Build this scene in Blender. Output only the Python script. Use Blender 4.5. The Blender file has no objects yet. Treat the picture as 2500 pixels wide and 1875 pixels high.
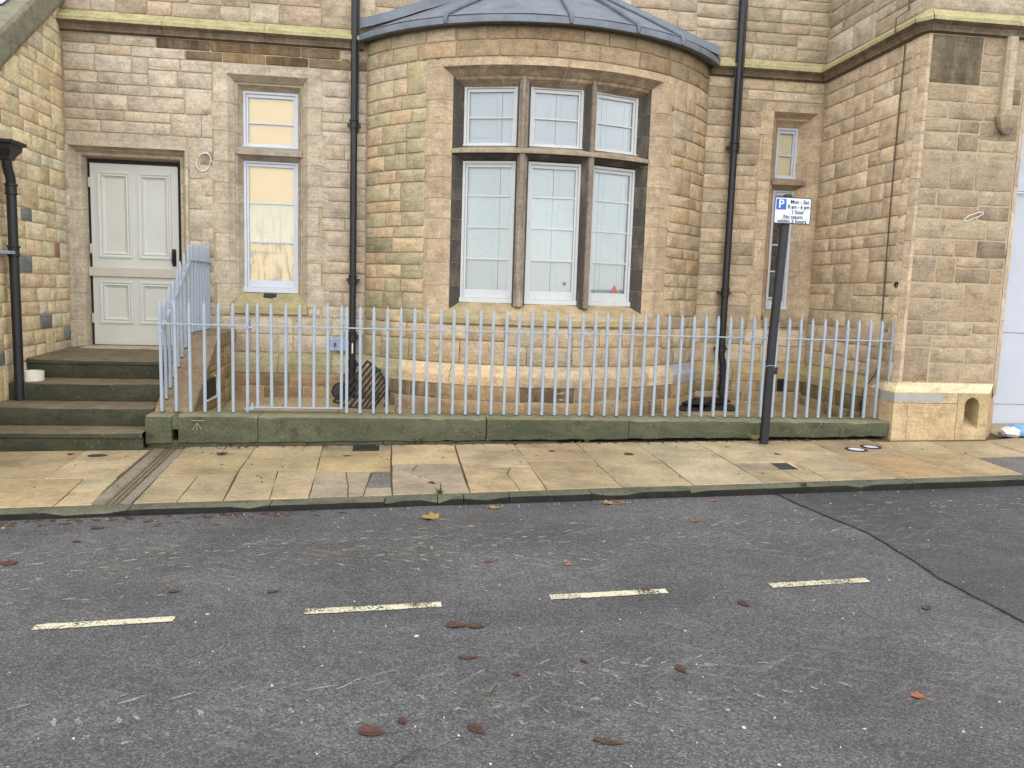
import bpy, bmesh, math, random
from mathutils import Vector, Matrix, noise
random.seed(7)
SC = bpy.context.scene
COL = SC.collection

# ------------------------------------------------------------------ camera
cam_d = bpy.data.cameras.new('camera')
cam_d.sensor_fit = 'HORIZONTAL'; cam_d.sensor_width = 36.0
cam_d.lens = 36.0 * 1950.0 / 2500.0
cam_d.clip_start = 0.05; cam_d.clip_end = 2000.0
cam = bpy.data.objects.new('camera', cam_d); COL.objects.link(cam)
CX = Vector((0.9910176490998431, -0.13003004809297505, 0.031244291727589402)); CU = Vector((-0.01527015654336974, 0.12207894934715394, 0.9924029183982864)); CB = Vector((-0.13285646951413807, -0.9839659123766603, 0.1189968141968737))
cam.matrix_world = Matrix(((CX.x, CU.x, CB.x, 0), (CX.y, CU.y, CB.y, 0), (CX.z, CU.z, CB.z, 1.5), (0, 0, 0, 1)))
SC.camera = cam

# ------------------------------------------------------------------ world, sun, exposure
SUN_EL, SUN_AZ = math.radians(48), math.radians(180)     # high thin cloud behind the photographer
W = bpy.data.worlds.new('World'); SC.world = W; W.use_nodes = True
wn = W.node_tree.nodes; wl = W.node_tree.links
wn.clear()
sky = wn.new('ShaderNodeTexSky'); sky.sky_type = 'NISHITA'; sky.sun_disc = False
sky.sun_elevation = SUN_EL; sky.sun_rotation = SUN_AZ
sky.air_density = 1.0; sky.dust_density = 0.6; sky.ozone_density = 1.0
hs = wn.new('ShaderNodeHueSaturation'); hs.inputs['Saturation'].default_value = 0.22
bg = wn.new('ShaderNodeBackground'); bg.inputs['Strength'].default_value = 0.15
wo = wn.new('ShaderNodeOutputWorld')
wl.new(sky.outputs[0], hs.inputs['Color']); wl.new(hs.outputs[0], bg.inputs[0]); wl.new(bg.outputs[0], wo.inputs[0])
sd = bpy.data.lights.new('sun', 'SUN'); sd.energy = 1.5; sd.angle = math.radians(170); sd.color = (1.0, 0.97, 0.93)
sun = bpy.data.objects.new('sun', sd); COL.objects.link(sun)
# sky rotation is measured clockwise from +Y seen from above
sdir = Vector((math.sin(SUN_AZ) * math.cos(SUN_EL), math.cos(SUN_AZ) * math.cos(SUN_EL), math.sin(SUN_EL)))
sun.rotation_euler = sdir.to_track_quat('Z', 'Y').to_euler()
vs = SC.view_settings
vs.view_transform = 'Standard'; vs.look = 'None'; vs.gamma = 1.0; vs.use_curve_mapping = False
vs.exposure = 1.05
try:
    SC.cycles.use_denoising = True; SC.cycles.use_adaptive_sampling = False; SC.cycles.denoising_prefilter = 'ACCURATE'
    SC.cycles.max_bounces = 8; SC.cycles.transparent_max_bounces = 12
except Exception: pass

# ------------------------------------------------------------------ helpers
def lin(c):
    c = c / 255.0
    return c / 12.92 if c <= 0.04045 else ((c + 0.055) / 1.055) ** 2.4
ALB = 0.80
def S(r, g, b, k=ALB): return (lin(r) * k, lin(g) * k, lin(b) * k, 1.0)

def tag(o, label=None, cat=None, group=None, kind=None):
    if label: o['label'] = label
    if cat: o['category'] = cat
    if group: o['group'] = group
    if kind: o['kind'] = kind
    return o

def empty(name, loc=(0, 0, 0), rz=0.0, parent=None):
    o = bpy.data.objects.new(name, None); COL.objects.link(o)
    o.location = loc; o.rotation_euler = (0, 0, rz); o.empty_display_size = 0.1
    if parent: o.parent = parent
    return o

class MB:
    """collects vertices and faces for one mesh object"""
    def __init__(s): s.v = []; s.f = []; s.m = []
    def poly(s, pts, m=0):
        n = len(s.v); s.v += [tuple(p) for p in pts]; s.f.append(tuple(range(n, n + len(pts)))); s.m.append(m)
    def box(s, x0, x1, y0, y1, z0, z1, m=0, P=None):
        n = len(s.v)
        c = [(x, y, z) for z in (z0, z1) for y in (y0, y1) for x in (x0, x1)]
        s.v += [tuple(P(*p)) for p in c] if P else c
        for q in ((0, 2, 3, 1), (4, 5, 7, 6), (0, 1, 5, 4), (2, 6, 7, 3), (0, 4, 6, 2), (1, 3, 7, 5)):
            s.f.append(tuple(n + i for i in q)); s.m.append(m)
        return s
    def rings(s, rings, m=0, close=True, cap0=False, cap1=False):
        n = len(s.v); k = len(rings[0])
        for r in rings: s.v += [tuple(p) for p in r]
        for i in range(len(rings) - 1):
            for j in range(k if close else k - 1):
                a = n + i * k + j; b = n + i * k + (j + 1) % k
                s.f.append((a, b, b + k, a + k)); s.m.append(m)
        if cap0: s.f.append(tuple(n + j for j in reversed(range(k)))); s.m.append(m)
        if cap1: s.f.append(tuple(n + (len(rings) - 1) * k + j for j in range(k))); s.m.append(m)
        return s
    def prism(s, pts2, z0, z1, m=0, P=None, mtop=None):
        """pts2 in plan (counter-clockwise), extruded z0..z1; P maps (x,y,z)"""
        P = P or (lambda x, y, z: (x, y, z))
        n = len(pts2); b = len(s.v)
        s.v += [tuple(P(x, y, z0)) for x, y in pts2] + [tuple(P(x, y, z1)) for x, y in pts2]
        s.f.append(tuple(b + i for i in reversed(range(n)))); s.m.append(m)
        s.f.append(tuple(b + n + i for i in range(n))); s.m.append(m if mtop is None else mtop)
        for i in range(n):
            j = (i + 1) % n
            s.f.append((b + i, b + j, b + n + j, b + n + i)); s.m.append(m)
        return s
    def tube(s, path, r, n=10, m=0, caps=True):
        path = [Vector(p) for p in path]; rs = r if isinstance(r, (list, tuple)) else [r] * len(path)
        up = None; rings = []
        for i, p in enumerate(path):
            t = (path[min(i + 1, len(path) - 1)] - path[max(i - 1, 0)])
            t = t.normalized() if t.length > 1e-9 else Vector((0, 0, 1))
            if up is None:
                up = t.orthogonal().normalized()
            else:
                up = (up - t * up.dot(t)); up = up.normalized() if up.length > 1e-6 else t.orthogonal().normalized()
            w = t.cross(up)
            rings.append([p + (up * math.cos(6.28318 * k / n) + w * math.sin(6.28318 * k / n)) * rs[i] for k in range(n)])
        return s.rings(rings, m, True, caps, caps)
    def lathe(s, prof, c=(0, 0, 0), n=20, m=0):
        rings = [[(c[0] + r * math.cos(6.28318 * k / n), c[1] + r * math.sin(6.28318 * k / n), c[2] + z) for k in range(n)] for r, z in prof]
        return s.rings(rings, m, True, prof[0][0] > 1e-4, prof[-1][0] > 1e-4)
    def build(s, name, mats, parent=None, loc=None, smooth=False, bevel=0.0, fix=True, rz=0.0):
        me = bpy.data.meshes.new(name)
        me.from_pydata(s.v, [], s.f)
        if not isinstance(mats, (list, tuple)): mats = [mats]
        for q in mats: me.materials.append(q)
        me.polygons.foreach_set('material_index', s.m)
        if bevel or fix:
            bm = bmesh.new(); bm.from_mesh(me)
            if fix: bmesh.ops.recalc_face_normals(bm, faces=bm.faces)
            if bevel:
                ed = [e for e in bm.edges if len(e.link_faces) == 2 and e.calc_face_angle(0) > 0.5]
                bmesh.ops.bevel(bm, geom=ed, offset=bevel, segments=1 if bevel < .004 else 2, profile=0.6, affect='EDGES', clamp_overlap=True)
            bm.to_mesh(me); bm.free()
        if smooth:
            me.polygons.foreach_set('use_smooth', [True] * len(me.polygons))
            try: me.set_sharp_from_angle(angle=math.radians(38))
            except Exception: pass
        me.update()
        o = bpy.data.objects.new(name, me); COL.objects.link(o)
        if parent: o.parent = parent
        if loc: o.location = loc
        if rz: o.rotation_euler = (0, 0, rz)
        return o

# ------------------------------------------------------------------ materials
def newmat(name):
    m = bpy.data.materials.new(name); m.use_nodes = True
    nt = m.node_tree; nt.nodes.clear()
    out = nt.nodes.new('ShaderNodeOutputMaterial'); b = nt.nodes.new('ShaderNodeBsdfPrincipled')
    nt.links.new(b.outputs[0], out.inputs[0])
    return m, nt, b
class N:
    """tiny node-graph writer"""
    def __init__(s, nt): s.t = nt
    def n(s, typ, **kw):
        o = s.t.nodes.new(typ)
        for k, v in kw.items(): setattr(o, k, v)
        return o
    def l(s, a, b): s.t.links.new(a, b)
    def set(s, sock, v):
        if hasattr(v, 'is_linked') or hasattr(v, 'links'): s.l(v, sock)
        else: sock.default_value = v
    def math(s, op, a, b=0.5, c=None, clamp=False):
        o = s.n('ShaderNodeMath', operation=op, use_clamp=clamp)
        s.set(o.inputs[0], a); s.set(o.inputs[1], b)
        if c is not None: s.set(o.inputs[2], c)
        return o.outputs[0]
    def mix(s, f, a, b, mode='MIX'):
        o = s.n('ShaderNodeMix', data_type='RGBA', blend_type=mode)
        s.set(o.inputs[0], f); s.set(o.inputs[6], a); s.set(o.inputs[7], b)
        return o.outputs[2]
    def noise(s, vec, scale, detail=4.0, rough=0.55, dist=0.0):
        o = s.n('ShaderNodeTexNoise'); s.l(vec, o.inputs['Vector'])
        o.inputs['Scale'].default_value = scale; o.inputs['Detail'].default_value = detail
        o.inputs['Roughness'].default_value = rough; o.inputs['Distortion'].default_value = dist
        return o.outputs['Fac']
    def voro(s, vec, scale, feature='F1', rand=1.0):
        o = s.n('ShaderNodeTexVoronoi', feature=feature); s.l(vec, o.inputs['Vector'])
        o.inputs['Scale'].default_value = scale; o.inputs['Randomness'].default_value = rand
        return o
    def ramp(s, f, stops):
        o = s.n('ShaderNodeValToRGB'); s.l(f, o.inputs[0]); e = o.color_ramp.elements
        while len(e) < len(stops): e.new(0.5)
        for q, (p, c) in zip(e, stops):
            q.position = p; q.color = c if isinstance(c, tuple) else (c, c, c, 1)
        return o.outputs[0]
    def scale(s, vec, xyz):
        o = s.n('ShaderNodeVectorMath', operation='MULTIPLY'); s.l(vec, o.inputs[0]); o.inputs[1].default_value = xyz
        return o.outputs[0]
    def add(s, a, b):
        o = s.n('ShaderNodeVectorMath', operation='ADD'); s.l(a, o.inputs[0]); s.l(b, o.inputs[1]); return o.outputs[0]
    def bump(s, h, strength, dist, prev=None):
        o = s.n('ShaderNodeBump'); s.l(h, o.inputs['Height']); o.inputs['Strength'].default_value = strength; o.inputs['Distance'].default_value = dist
        if prev is not None: s.l(prev, o.inputs['Normal'])
        return o.outputs[0]
    def pos(s, rnd=True):
        g = s.n('ShaderNodeNewGeometry').outputs['Position']
        if not rnd: return g
        oi = s.n('ShaderNodeObjectInfo')
        cx = s.n('ShaderNodeCombineXYZ'); a = s.math('MULTIPLY', oi.outputs['Random'], 37.0)
        s.l(a, cx.inputs[0]); s.l(s.math('MULTIPLY', oi.outputs['Random'], 91.0), cx.inputs[1]); s.l(s.math('MULTIPLY', oi.outputs['Random'], 53.0), cx.inputs[2])
        return s.add(g, cx.outputs[0])

def stone_mat(name, bump=1.0, pits=1.0, soot=(26, 23, 20), green=0.0):
    """sandstone tinted by the object's own colour; the object's alpha says how sooty that stone is"""
    m, nt, b = newmat(name); q = N(nt)
    p = q.pos(); oi = q.n('ShaderNodeObjectInfo')
    c = oi.outputs['Color']
    n1 = q.noise(p, 7.0, 5, .6); n2 = q.noise(p, 38.0, 4, .65); bed = q.noise(q.scale(p, (3, 3, 34)), 1.0, 5, .6, .6)
    v = q.ramp(n1, [(.25, .66), (.5, 1.0), (.78, 1.22)])
    c = q.mix(1.0, c, v, 'MULTIPLY')
    c = q.mix(1.0, c, q.ramp(n2, [(.3, .74), (.55, 1.0), (.75, 1.16)]), 'MULTIPLY')
    c = q.mix(.5, c, q.mix(1.0, c, q.ramp(bed, [(.3, .62), (.5, 1.0), (.7, 1.14)]), 'MULTIPLY'))
    n3 = q.noise(p, 150.0, 3, .7)
    c = q.mix(1.0, c, q.ramp(n3, [(.32, .70), (.52, 1.0), (.72, 1.18)]), 'MULTIPLY')
    crk = q.ramp(q.noise(q.scale(p, (5, 5, 40)), 1.0, 6, .7, 1.5), [(.625, 0.0), (.655, 1.0)])
    c = q.mix(q.math('MULTIPLY', crk, .55 * pits), c, S(70, 56, 44))
    # rusty iron staining in patches
    c = q.mix(q.ramp(q.noise(p, 3.3, 4, .6), [(.58, 0.0), (.75, .5)]), c, q.mix(1.0, c, (1.06, .90, .70, 1), 'MULTIPLY'))
    if green:
        c = q.mix(q.math('MULTIPLY', q.ramp(q.noise(p, 2.2, 5, .62), [(.42, 0.0), (.62, 1.0)]), green), c, S(146, 142, 98))
    # weather pits
    vo = q.voro(q.add(p, q.scale(p, (0, 0, .6))), 46.0)
    pit = q.math('MULTIPLY', q.ramp(vo.outputs['Distance'], [(.1, 1.0), (.26, 0.0)]), q.ramp(q.noise(p, 5.0, 3, .5), [(.53, 0.0), (.63, 1.0)]))
    pit = q.math('MULTIPLY', pit, pits)
    c = q.mix(q.math('MULTIPLY', pit, .62), c, S(62, 50, 38))
    # soot in runs
    so = q.noise(q.scale(p, (9, 9, 1.6)), 1.0, 6, .65, .3)
    sf = q.math('MULTIPLY', q.ramp(so, [(.30, 0.0), (.56, 1.0)]), oi.outputs['Alpha'])
    sf2 = q.math('MULTIPLY', q.math('POWER', oi.outputs['Alpha'], 2.5), .55)
    c = q.mix(q.math('MAXIMUM', sf, sf2, clamp=True), c, S(*soot))
    q.l(c, b.inputs['Base Color']); b.inputs['Roughness'].default_value = .9
    b.inputs['Specular IOR Level'].default_value = .2
    h = q.math('ADD', q.math('MULTIPLY', n1, .5), q.math('ADD', q.math('MULTIPLY', bed, .45), q.math('MULTIPLY', n2, .35)))
    h = q.math('SUBTRACT', q.math('ADD', h, q.math('MULTIPLY', n3, .18)), q.math('MULTIPLY', pit, .5))
    q.l(q.bump(h, .5 * bump, .013), b.inputs['Normal'])
    return m

def simple_mat(name, col, rough=.6, var=.18, scale=9.0, bump=.15, bscale=60.0, metal=0.0, spec=.4, dist=.003, stretch=(1, 1, 1)):
    m, nt, b = newmat(name); q = N(nt); p = q.scale(q.pos(), stretch)
    n1 = q.noise(p, scale, 5, .6)
    c = q.mix(1.0, col, q.ramp(n1, [(.25, 1 - var), (.75, 1 + var)]), 'MULTIPLY')
    q.l(c, b.inputs['Base Color'])
    q.l(q.math('ADD', q.math('MULTIPLY', q.noise(p, scale * 3, 3, .6), .25), rough - .12), b.inputs['Roughness'])
    b.inputs['Metallic'].default_value = metal; b.inputs['Specular IOR Level'].default_value = spec
    if bump: q.l(q.bump(q.noise(p, bscale, 4, .6), bump, dist), b.inputs['Normal'])
    return m

M = {}
M['rubble'] = stone_mat('rubble_sandstone', 1.0, 1.0)
M['dressed'] = stone_mat('dressed_sandstone', .35, .35)
M['mossy'] = stone_mat('mossy_sandstone', .8, .6, green=.45)
M['algae'] = stone_mat('algae_stone', .7, .2, soot=(30, 32, 24), green=.0)
M['soot'] = stone_mat('sooted_stone', .5, .25)
def fixed_stone(name, rgb, amount, **kw):
    m = stone_mat(name, **kw); nt = m.node_tree
    for nd in list(nt.nodes):
        if nd.type == 'OBJECT_INFO':
            for lk in list(nd.outputs['Color'].links):
                s_ = lk.to_socket; nt.links.remove(lk); s_.default_value = S(*rgb)
            for lk in list(nd.outputs['Alpha'].links):
                s_ = lk.to_socket; nt.links.remove(lk); s_.default_value = amount
    return m
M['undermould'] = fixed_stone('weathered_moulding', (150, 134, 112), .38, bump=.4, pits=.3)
M['lichen'] = fixed_stone('lichened_ledge', (190, 180, 136), .0, bump=.5, pits=.3, green=.3)

def algae_mat():
    m, nt, b = newmat('algae_covered_stone'); q = N(nt); p = q.pos(); oi = q.n('ShaderNodeObjectInfo')
    c = q.mix(q.ramp(q.noise(q.scale(p, (1, 1, 2.2)), 3.2, 6, .65), [(.36, 0.0), (.62, 1.0)]), S(78, 82, 62), S(112, 112, 88))
    c = q.mix(.45, c, oi.outputs['Color'])
    c = q.mix(q.ramp(q.noise(p, 7, 5, .65), [(.55, 0.0), (.7, .7)]), c, S(60, 52, 42))
    vo = q.voro(p, 26.0)
    c = q.mix(q.math('MULTIPLY', q.ramp(vo.outputs['Distance'], [(.16, 1.0), (.24, 0.0)]), q.ramp(q.noise(p, 4, 3, .5), [(.5, 0.0), (.62, .6)])), c, S(150, 148, 122))
    c = q.mix(1.0, c, q.ramp(q.noise(p, 60, 5, .7), [(.3, .66), (.55, 1.0), (.75, 1.25)]), 'MULTIPLY')
    c = q.mix(q.math('MULTIPLY', oi.outputs['Alpha'], .4), c, S(40, 40, 32))
    q.l(c, b.inputs['Base Color']); b.inputs['Roughness'].default_value = .85; b.inputs['Specular IOR Level'].default_value = .25
    q.l(q.bump(q.math('ADD', q.noise(q.scale(p, (1, 1, 3)), 9, 6, .65), q.math('MULTIPLY', q.noise(p, 70, 4, .65), .3)), .6, .016), b.inputs['Normal'])
    return m
M['algae'] = algae_mat()
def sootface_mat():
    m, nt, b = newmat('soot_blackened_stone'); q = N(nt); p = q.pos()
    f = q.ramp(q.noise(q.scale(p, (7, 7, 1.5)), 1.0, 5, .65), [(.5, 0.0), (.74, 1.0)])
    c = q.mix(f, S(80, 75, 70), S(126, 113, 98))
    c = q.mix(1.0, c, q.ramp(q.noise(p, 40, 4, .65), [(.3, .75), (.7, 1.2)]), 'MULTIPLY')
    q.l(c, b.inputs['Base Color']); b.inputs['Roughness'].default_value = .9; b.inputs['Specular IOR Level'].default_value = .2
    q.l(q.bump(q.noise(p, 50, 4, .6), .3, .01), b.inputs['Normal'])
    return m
M['sootface'] = sootface_mat()
def mortar_mat():
    m, nt, b = newmat('lime_mortar'); q = N(nt); p = q.pos(False)
    c = q.mix(q.ramp(q.noise(p, 2.1, 5, .6), [(.35, 0.0), (.65, 1.0)]), S(198, 180, 150), S(182, 164, 136))
    c = q.mix(1.0, c, q.ramp(q.noise(p, 60, 4, .7), [(.3, .8), (.7, 1.12)]), 'MULTIPLY')
    c = q.mix(q.ramp(q.noise(p, 9, 5, .6), [(.60, 0.0), (.68, .75)]), c, S(84, 70, 54))
    q.l(c, b.inputs['Base Color']); b.inputs['Roughness'].default_value = .95; b.inputs['Specular IOR Level'].default_value = .15
    q.l(q.bump(q.noise(p, 45, 5, .7), .6, .012), b.inputs['Normal'])
    return m
M['mortar'] = mortar_mat()

def asphalt_mat(name, base, k=1.0, scuffs=True):
    m, nt, b = newmat(name); q = N(nt); p = q.pos(False)
    vo = q.voro(p, 135.0); chip = vo.outputs['Color']
    sep = q.n('ShaderNodeSeparateColor'); q.l(chip, sep.inputs[0])
    c = q.mix(1.0, base, q.ramp(sep.outputs[0], [(0.0, .5), (.45, .9), (.8, 1.2), (1.0, 1.9)]), 'MULTIPLY')
    c = q.mix(1.0, c, q.ramp(q.noise(p, 240, 2, .6), [(.3, .65), (.7, 1.35)]), 'MULTIPLY')
    c = q.mix(1.0, c, q.ramp(q.noise(p, 1.3, 5, .6), [(.3, .78), (.7, 1.2)]), 'MULTIPLY')
    c = q.mix(1.0, c, q.ramp(q.noise(p, 9, 4, .6), [(.3, .88), (.7, 1.12)]), 'MULTIPLY')
    c = q.mix(q.ramp(q.noise(q.scale(p, (1, 1.6, 1)), .9, 3, .5), [(.62, 0.0), (.75, .22)]), c, S(120, 92, 74, .35))
    c = q.mix(1.0, c, q.ramp(q.noise(q.scale(p, (.35, 1.1, 1)), 1.0, 5, .6, .5), [(.34, .80), (.5, 1.0), (.68, 1.14)]), 'MULTIPLY')
    c = q.mix(q.ramp(q.noise(p, 3.1, 3, .5), [(.66, 0.0), (.74, .45)]), c, S(58, 57, 58, .6))
    if scuffs:
        # pale mud printed by tyre treads along the wheel tracks (measured across the road)
        sx = q.n('ShaderNodeSeparateXYZ'); q.l(p, sx.inputs[0])
        lat = q.math('SUBTRACT', sx.outputs[1], q.math('MULTIPLY', sx.outputs[0], .05))
        def track(y0, w): return q.math('SUBTRACT', 1.0, q.math('DIVIDE', q.math('ABSOLUTE', q.math('SUBTRACT', lat, y0)), w), clamp=True)
        tr = q.math('MAXIMUM', track(4.85, .75), q.math('MAXIMUM', track(2.95, .55), track(4.3, .4)))
        rot = q.n('ShaderNodeVectorRotate', rotation_type='Z_AXIS'); q.l(p, rot.inputs['Vector']); rot.inputs['Angle'].default_value = .42
        rot2 = q.n('ShaderNodeVectorRotate', rotation_type='Z_AXIS'); q.l(p, rot2.inputs['Vector']); rot2.inputs['Angle'].default_value = -.55
        s1 = q.ramp(q.noise(q.scale(rot.outputs[0], (3.2, 26, 1)), 1.0, 4, .6), [(.55, 0.0), (.62, 1.0)])
        s2 = q.ramp(q.noise(q.scale(rot2.outputs[0], (3.6, 30, 1)), 1.0, 4, .6), [(.56, 0.0), (.63, 1.0)])
        gate = q.ramp(q.noise(p, 2.0, 4, .6), [(.42, 0.0), (.54, 1.0)])
        sc = q.math('MULTIPLY', q.math('MULTIPLY', q.math('MAXIMUM', s1, s2), gate), q.math('POWER', tr, .6))
        sc = q.math('MULTIPLY', sc, q.ramp(sep.outputs[1], [(.2, .25), (.7, 1.0)]))
        c = q.mix(q.math('MULTIPLY', sc, .42), c, S(184, 178, 156, .5))
    q.l(c, b.inputs['Base Color'])
    q.l(q.ramp(q.noise(p, 2.5, 4, .6), [(.3, .52), (.7, .75)]), b.inputs['Roughness'])
    b.inputs['Specular IOR Level'].default_value = .45
    h = q.math('ADD', q.math('MULTIPLY', vo.outputs['Distance'], -.8), q.math('MULTIPLY', q.noise(p, 300, 2, .6), .3))
    q.l(q.bump(h, .55 * k, .006), b.inputs['Normal'])
    return m
M['asphalt'] = asphalt_mat('asphalt', S(101, 100, 101, .62))
M['asphalt_new'] = asphalt_mat('asphalt_patch', S(80, 80, 82, .62), .6)
M['tar'] = simple_mat('tar_seam', S(62, 61, 62, .6), .6, .3, 12, .4, 90)
M['tarfill'] = asphalt_mat('tar_infill', S(124, 118, 112, .66), .6, False)

def paint_mat():
    m, nt, b = newmat('worn_road_paint'); q = N(nt); p = q.pos(False)
    c = q.mix(q.noise(p, 30, 4, .6), S(226, 220, 190), S(200, 194, 164))
    q.l(c, b.inputs['Base Color']); b.inputs['Roughness'].default_value = .7
    tr = q.n('ShaderNodeBsdfTransparent'); mx = q.n('ShaderNodeMixShader')
    f = q.math('ADD', q.math('MULTIPLY', q.noise(p, 95, 3, .6), .58), q.math('MULTIPLY', q.noise(p, 7, 4, .6), .42))
    q.l(q.ramp(f, [(.44, 0.0), (.48, 1.0)]), mx.inputs[0]); q.l(tr.outputs[0], mx.inputs[1]); q.l(b.outputs[0], mx.inputs[2])
    out = [o for o in nt.nodes if o.type == 'OUTPUT_MATERIAL'][0]; q.l(mx.outputs[0], out.inputs[0])
    q.l(q.bump(q.noise(p, 110, 3, .6), .4, .004), b.inputs['Normal'])
    return m
M['roadpaint'] = paint_mat()
def mud_mat():
    m, nt, b = newmat('dried_mud_print'); q = N(nt); p = q.pos(False)
    q.l(q.mix(q.noise(p, 40, 4, .6), S(194, 189, 172, .74), S(164, 159, 144, .74)), b.inputs['Base Color']); b.inputs['Roughness'].default_value = .9
    tr = q.n('ShaderNodeBsdfTransparent'); mx = q.n('ShaderNodeMixShader')
    f = q.math('ADD', q.math('MULTIPLY', q.noise(p, 105, 4, .75), .65), q.math('MULTIPLY', q.noise(p, 14, 4, .6), .35))
    q.l(q.ramp(f, [(.415, 0.0), (.56, .8)]), mx.inputs[0]); q.l(tr.outputs[0], mx.inputs[1]); q.l(b.outputs[0], mx.inputs[2])
    out = [o for o in nt.nodes if o.type == 'OUTPUT_MATERIAL'][0]; q.l(mx.outputs[0], out.inputs[0])
    return m
M['mud'] = mud_mat()

def flag_mat():
    m, nt, b = newmat('york_flagstone'); q = N(nt); p = q.pos(); oi = q.n('ShaderNodeObjectInfo')
    c = oi.outputs['Color']
    c = q.mix(1.0, c, q.ramp(q.noise(p, 2.6, 6, .62), [(.28, .62), (.52, 1.0), (.75, 1.16)]), 'MULTIPLY')
    c = q.mix(1.0, c, q.ramp(q.noise(p, 22, 5, .7), [(.32, .8), (.6, 1.06), (.8, 1.2)]), 'MULTIPLY')
    c = q.mix(1.0, c, q.ramp(q.noise(q.scale(p, (1, 1, 1)), 140, 2, .6), [(.3, .68), (.7, 1.22)]), 'MULTIPLY')
    c = q.mix(q.ramp(q.noise(q.scale(p, (2.5, 7, 1)), 1.0, 5, .65, .8), [(.55, 0.0), (.72, .35)]), c, S(150, 112, 78))
    c = q.mix(1.0, c, q.ramp(q.noise(q.pos(False), 1.1, 5, .6, .4), [(.36, .76), (.56, 1.0), (.7, 1.05)]), 'MULTIPLY')
    vo = q.voro(p, 17.0)
    c = q.mix(q.math('MULTIPLY', q.ramp(vo.outputs['Distance'], [(.07, 1.0), (.13, 0.0)]), .4), c, S(112, 96, 72))
    q.l(c, b.inputs['Base Color']); q.l(q.ramp(q.noise(p, 3, 4, .6), [(.3, .5), (.7, .8)]), b.inputs['Roughness'])
    b.inputs['Specular IOR Level'].default_value = .4
    q.l(q.bump(q.math('ADD', q.noise(p, 16, 5, .65), q.math('MULTIPLY', q.noise(p, 90, 3, .6), .4)), .35, .012), b.inputs['Normal'])
    return m
M['flag'] = flag_mat()
M['joint'] = simple_mat('dark_joint_dirt', S(104, 90, 66), .95, .45, 20, .5, 80, spec=.1)
M['lead'] = simple_mat('sheet_lead', S(114, 121, 130), .55, .3, 5, .25, 22, metal=.25, dist=.012)
M['iron'] = simple_mat('black_painted_iron', S(33, 34, 38), .45, .35, 14, .2, 50)
M['rust'] = simple_mat('flaking_black_iron', S(44, 42, 40), .65, .7, 26, .5, 60)
def rail_mat():
    m, nt, b = newmat('old_blue_grey_rail_paint'); q = N(nt); p = q.pos()
    c = q.mix(q.noise(q.scale(p, (1, 1, .4)), 14, 5, .6), S(150, 163, 177), S(171, 182, 194))
    c = q.mix(q.ramp(q.noise(p, 48, 5, .7), [(.64, 0.0), (.69, .75)]), c, S(112, 92, 74))
    c = q.mix(q.ramp(q.noise(q.scale(p, (1, 1, .25)), 22, 4, .6), [(.58, 0.0), (.75, .35)]), c, S(126, 130, 136))
    q.l(c, b.inputs['Base Color']); q.l(q.ramp(q.noise(p, 20, 3, .6), [(.3, .35), (.7, .6)]), b.inputs['Roughness'])
    q.l(q.bump(q.noise(p, 70, 4, .6), .2, .004), b.inputs['Normal'])
    return m
M['railpaint'] = rail_mat()
M['doorpaint'] = simple_mat('pale_grey_door_paint', S(212, 213, 205), .5, .05, 3, .08, 40)
M['boardpaint'] = simple_mat('primed_board', S(204, 196, 182), .6, .06, 6, .1, 40)
M['darkgap'] = simple_mat('dark_frame_and_voids', S(38, 36, 38), .6, .2, 8, .1, 40)  # door frame colour; also paints in the darkness of rooms and the drain
M['hoard'] = simple_mat('white_hoarding_paint', S(196, 201, 212), .6, .08, 1.5, .1, 30)
M['plastic'] = simple_mat('white_plastic', S(228, 226, 220), .4, .05, 8, 0)
M['ceramic'] = simple_mat('white_glazed_plastic', S(226, 222, 206), .3, .12, 22, .05, 40)
M['steel'] = simple_mat('grey_blue_steel', S(150, 164, 188), .45, .08, 9, .1, 50)
M['signwhite'] = simple_mat('sign_white', S(222, 226, 232), .45, .03, 5, 0)
M['signblack'] = simple_mat('sign_black', S(24, 25, 30), .5, .1, 9, 0)
M['signblue'] = simple_mat('sign_blue', S(42, 92, 190), .45, .04, 5, 0)
M['red'] = simple_mat('red_sticker', S(214, 92, 84), .5, .08, 20, 0)
M['greylabel'] = simple_mat('grey_label', S(120, 116, 112), .6, .3, 90, 0)
M['string'] = simple_mat('turquoise_string', S(150, 210, 200), .7, .1, 30, 0)
M['slate'] = simple_mat('roof_slate', S(176, 186, 200), .45, .2, 8, .2, 30)
M['blueplastic'] = simple_mat('blue_plastic', S(120, 170, 220), .4, .1, 9, 0)

def whitepaint_mat():
    m, nt, b = newmat('weathered_white_paint'); q = N(nt); p = q.pos()
    f = q.ramp(q.noise(q.scale(p, (1, 1, .5)), 42, 5, .7), [(.62, 0.0), (.68, 1.0)])
    c = q.mix(q.noise(p, 12, 4, .6), S(214, 217, 218), S(196, 197, 194))
    c = q.mix(q.math('MULTIPLY', f, .55), c, S(128, 116, 100))
    q.l(c, b.inputs['Base Color']); b.inputs['Roughness'].default_value = .55
    q.l(q.bump(q.noise(p, 60, 4, .6), .25, .004), b.inputs['Normal'])
    return m
M['white'] = whitepaint_mat()
M['whiteclean'] = simple_mat('clean_white_paint', S(208, 213, 222), .45, .05, 6, .05, 40)
M['shutter'] = simple_mat('pale_shutter_paint', S(200, 209, 213, .72), .5, .05, 3, .05, 30)

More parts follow.
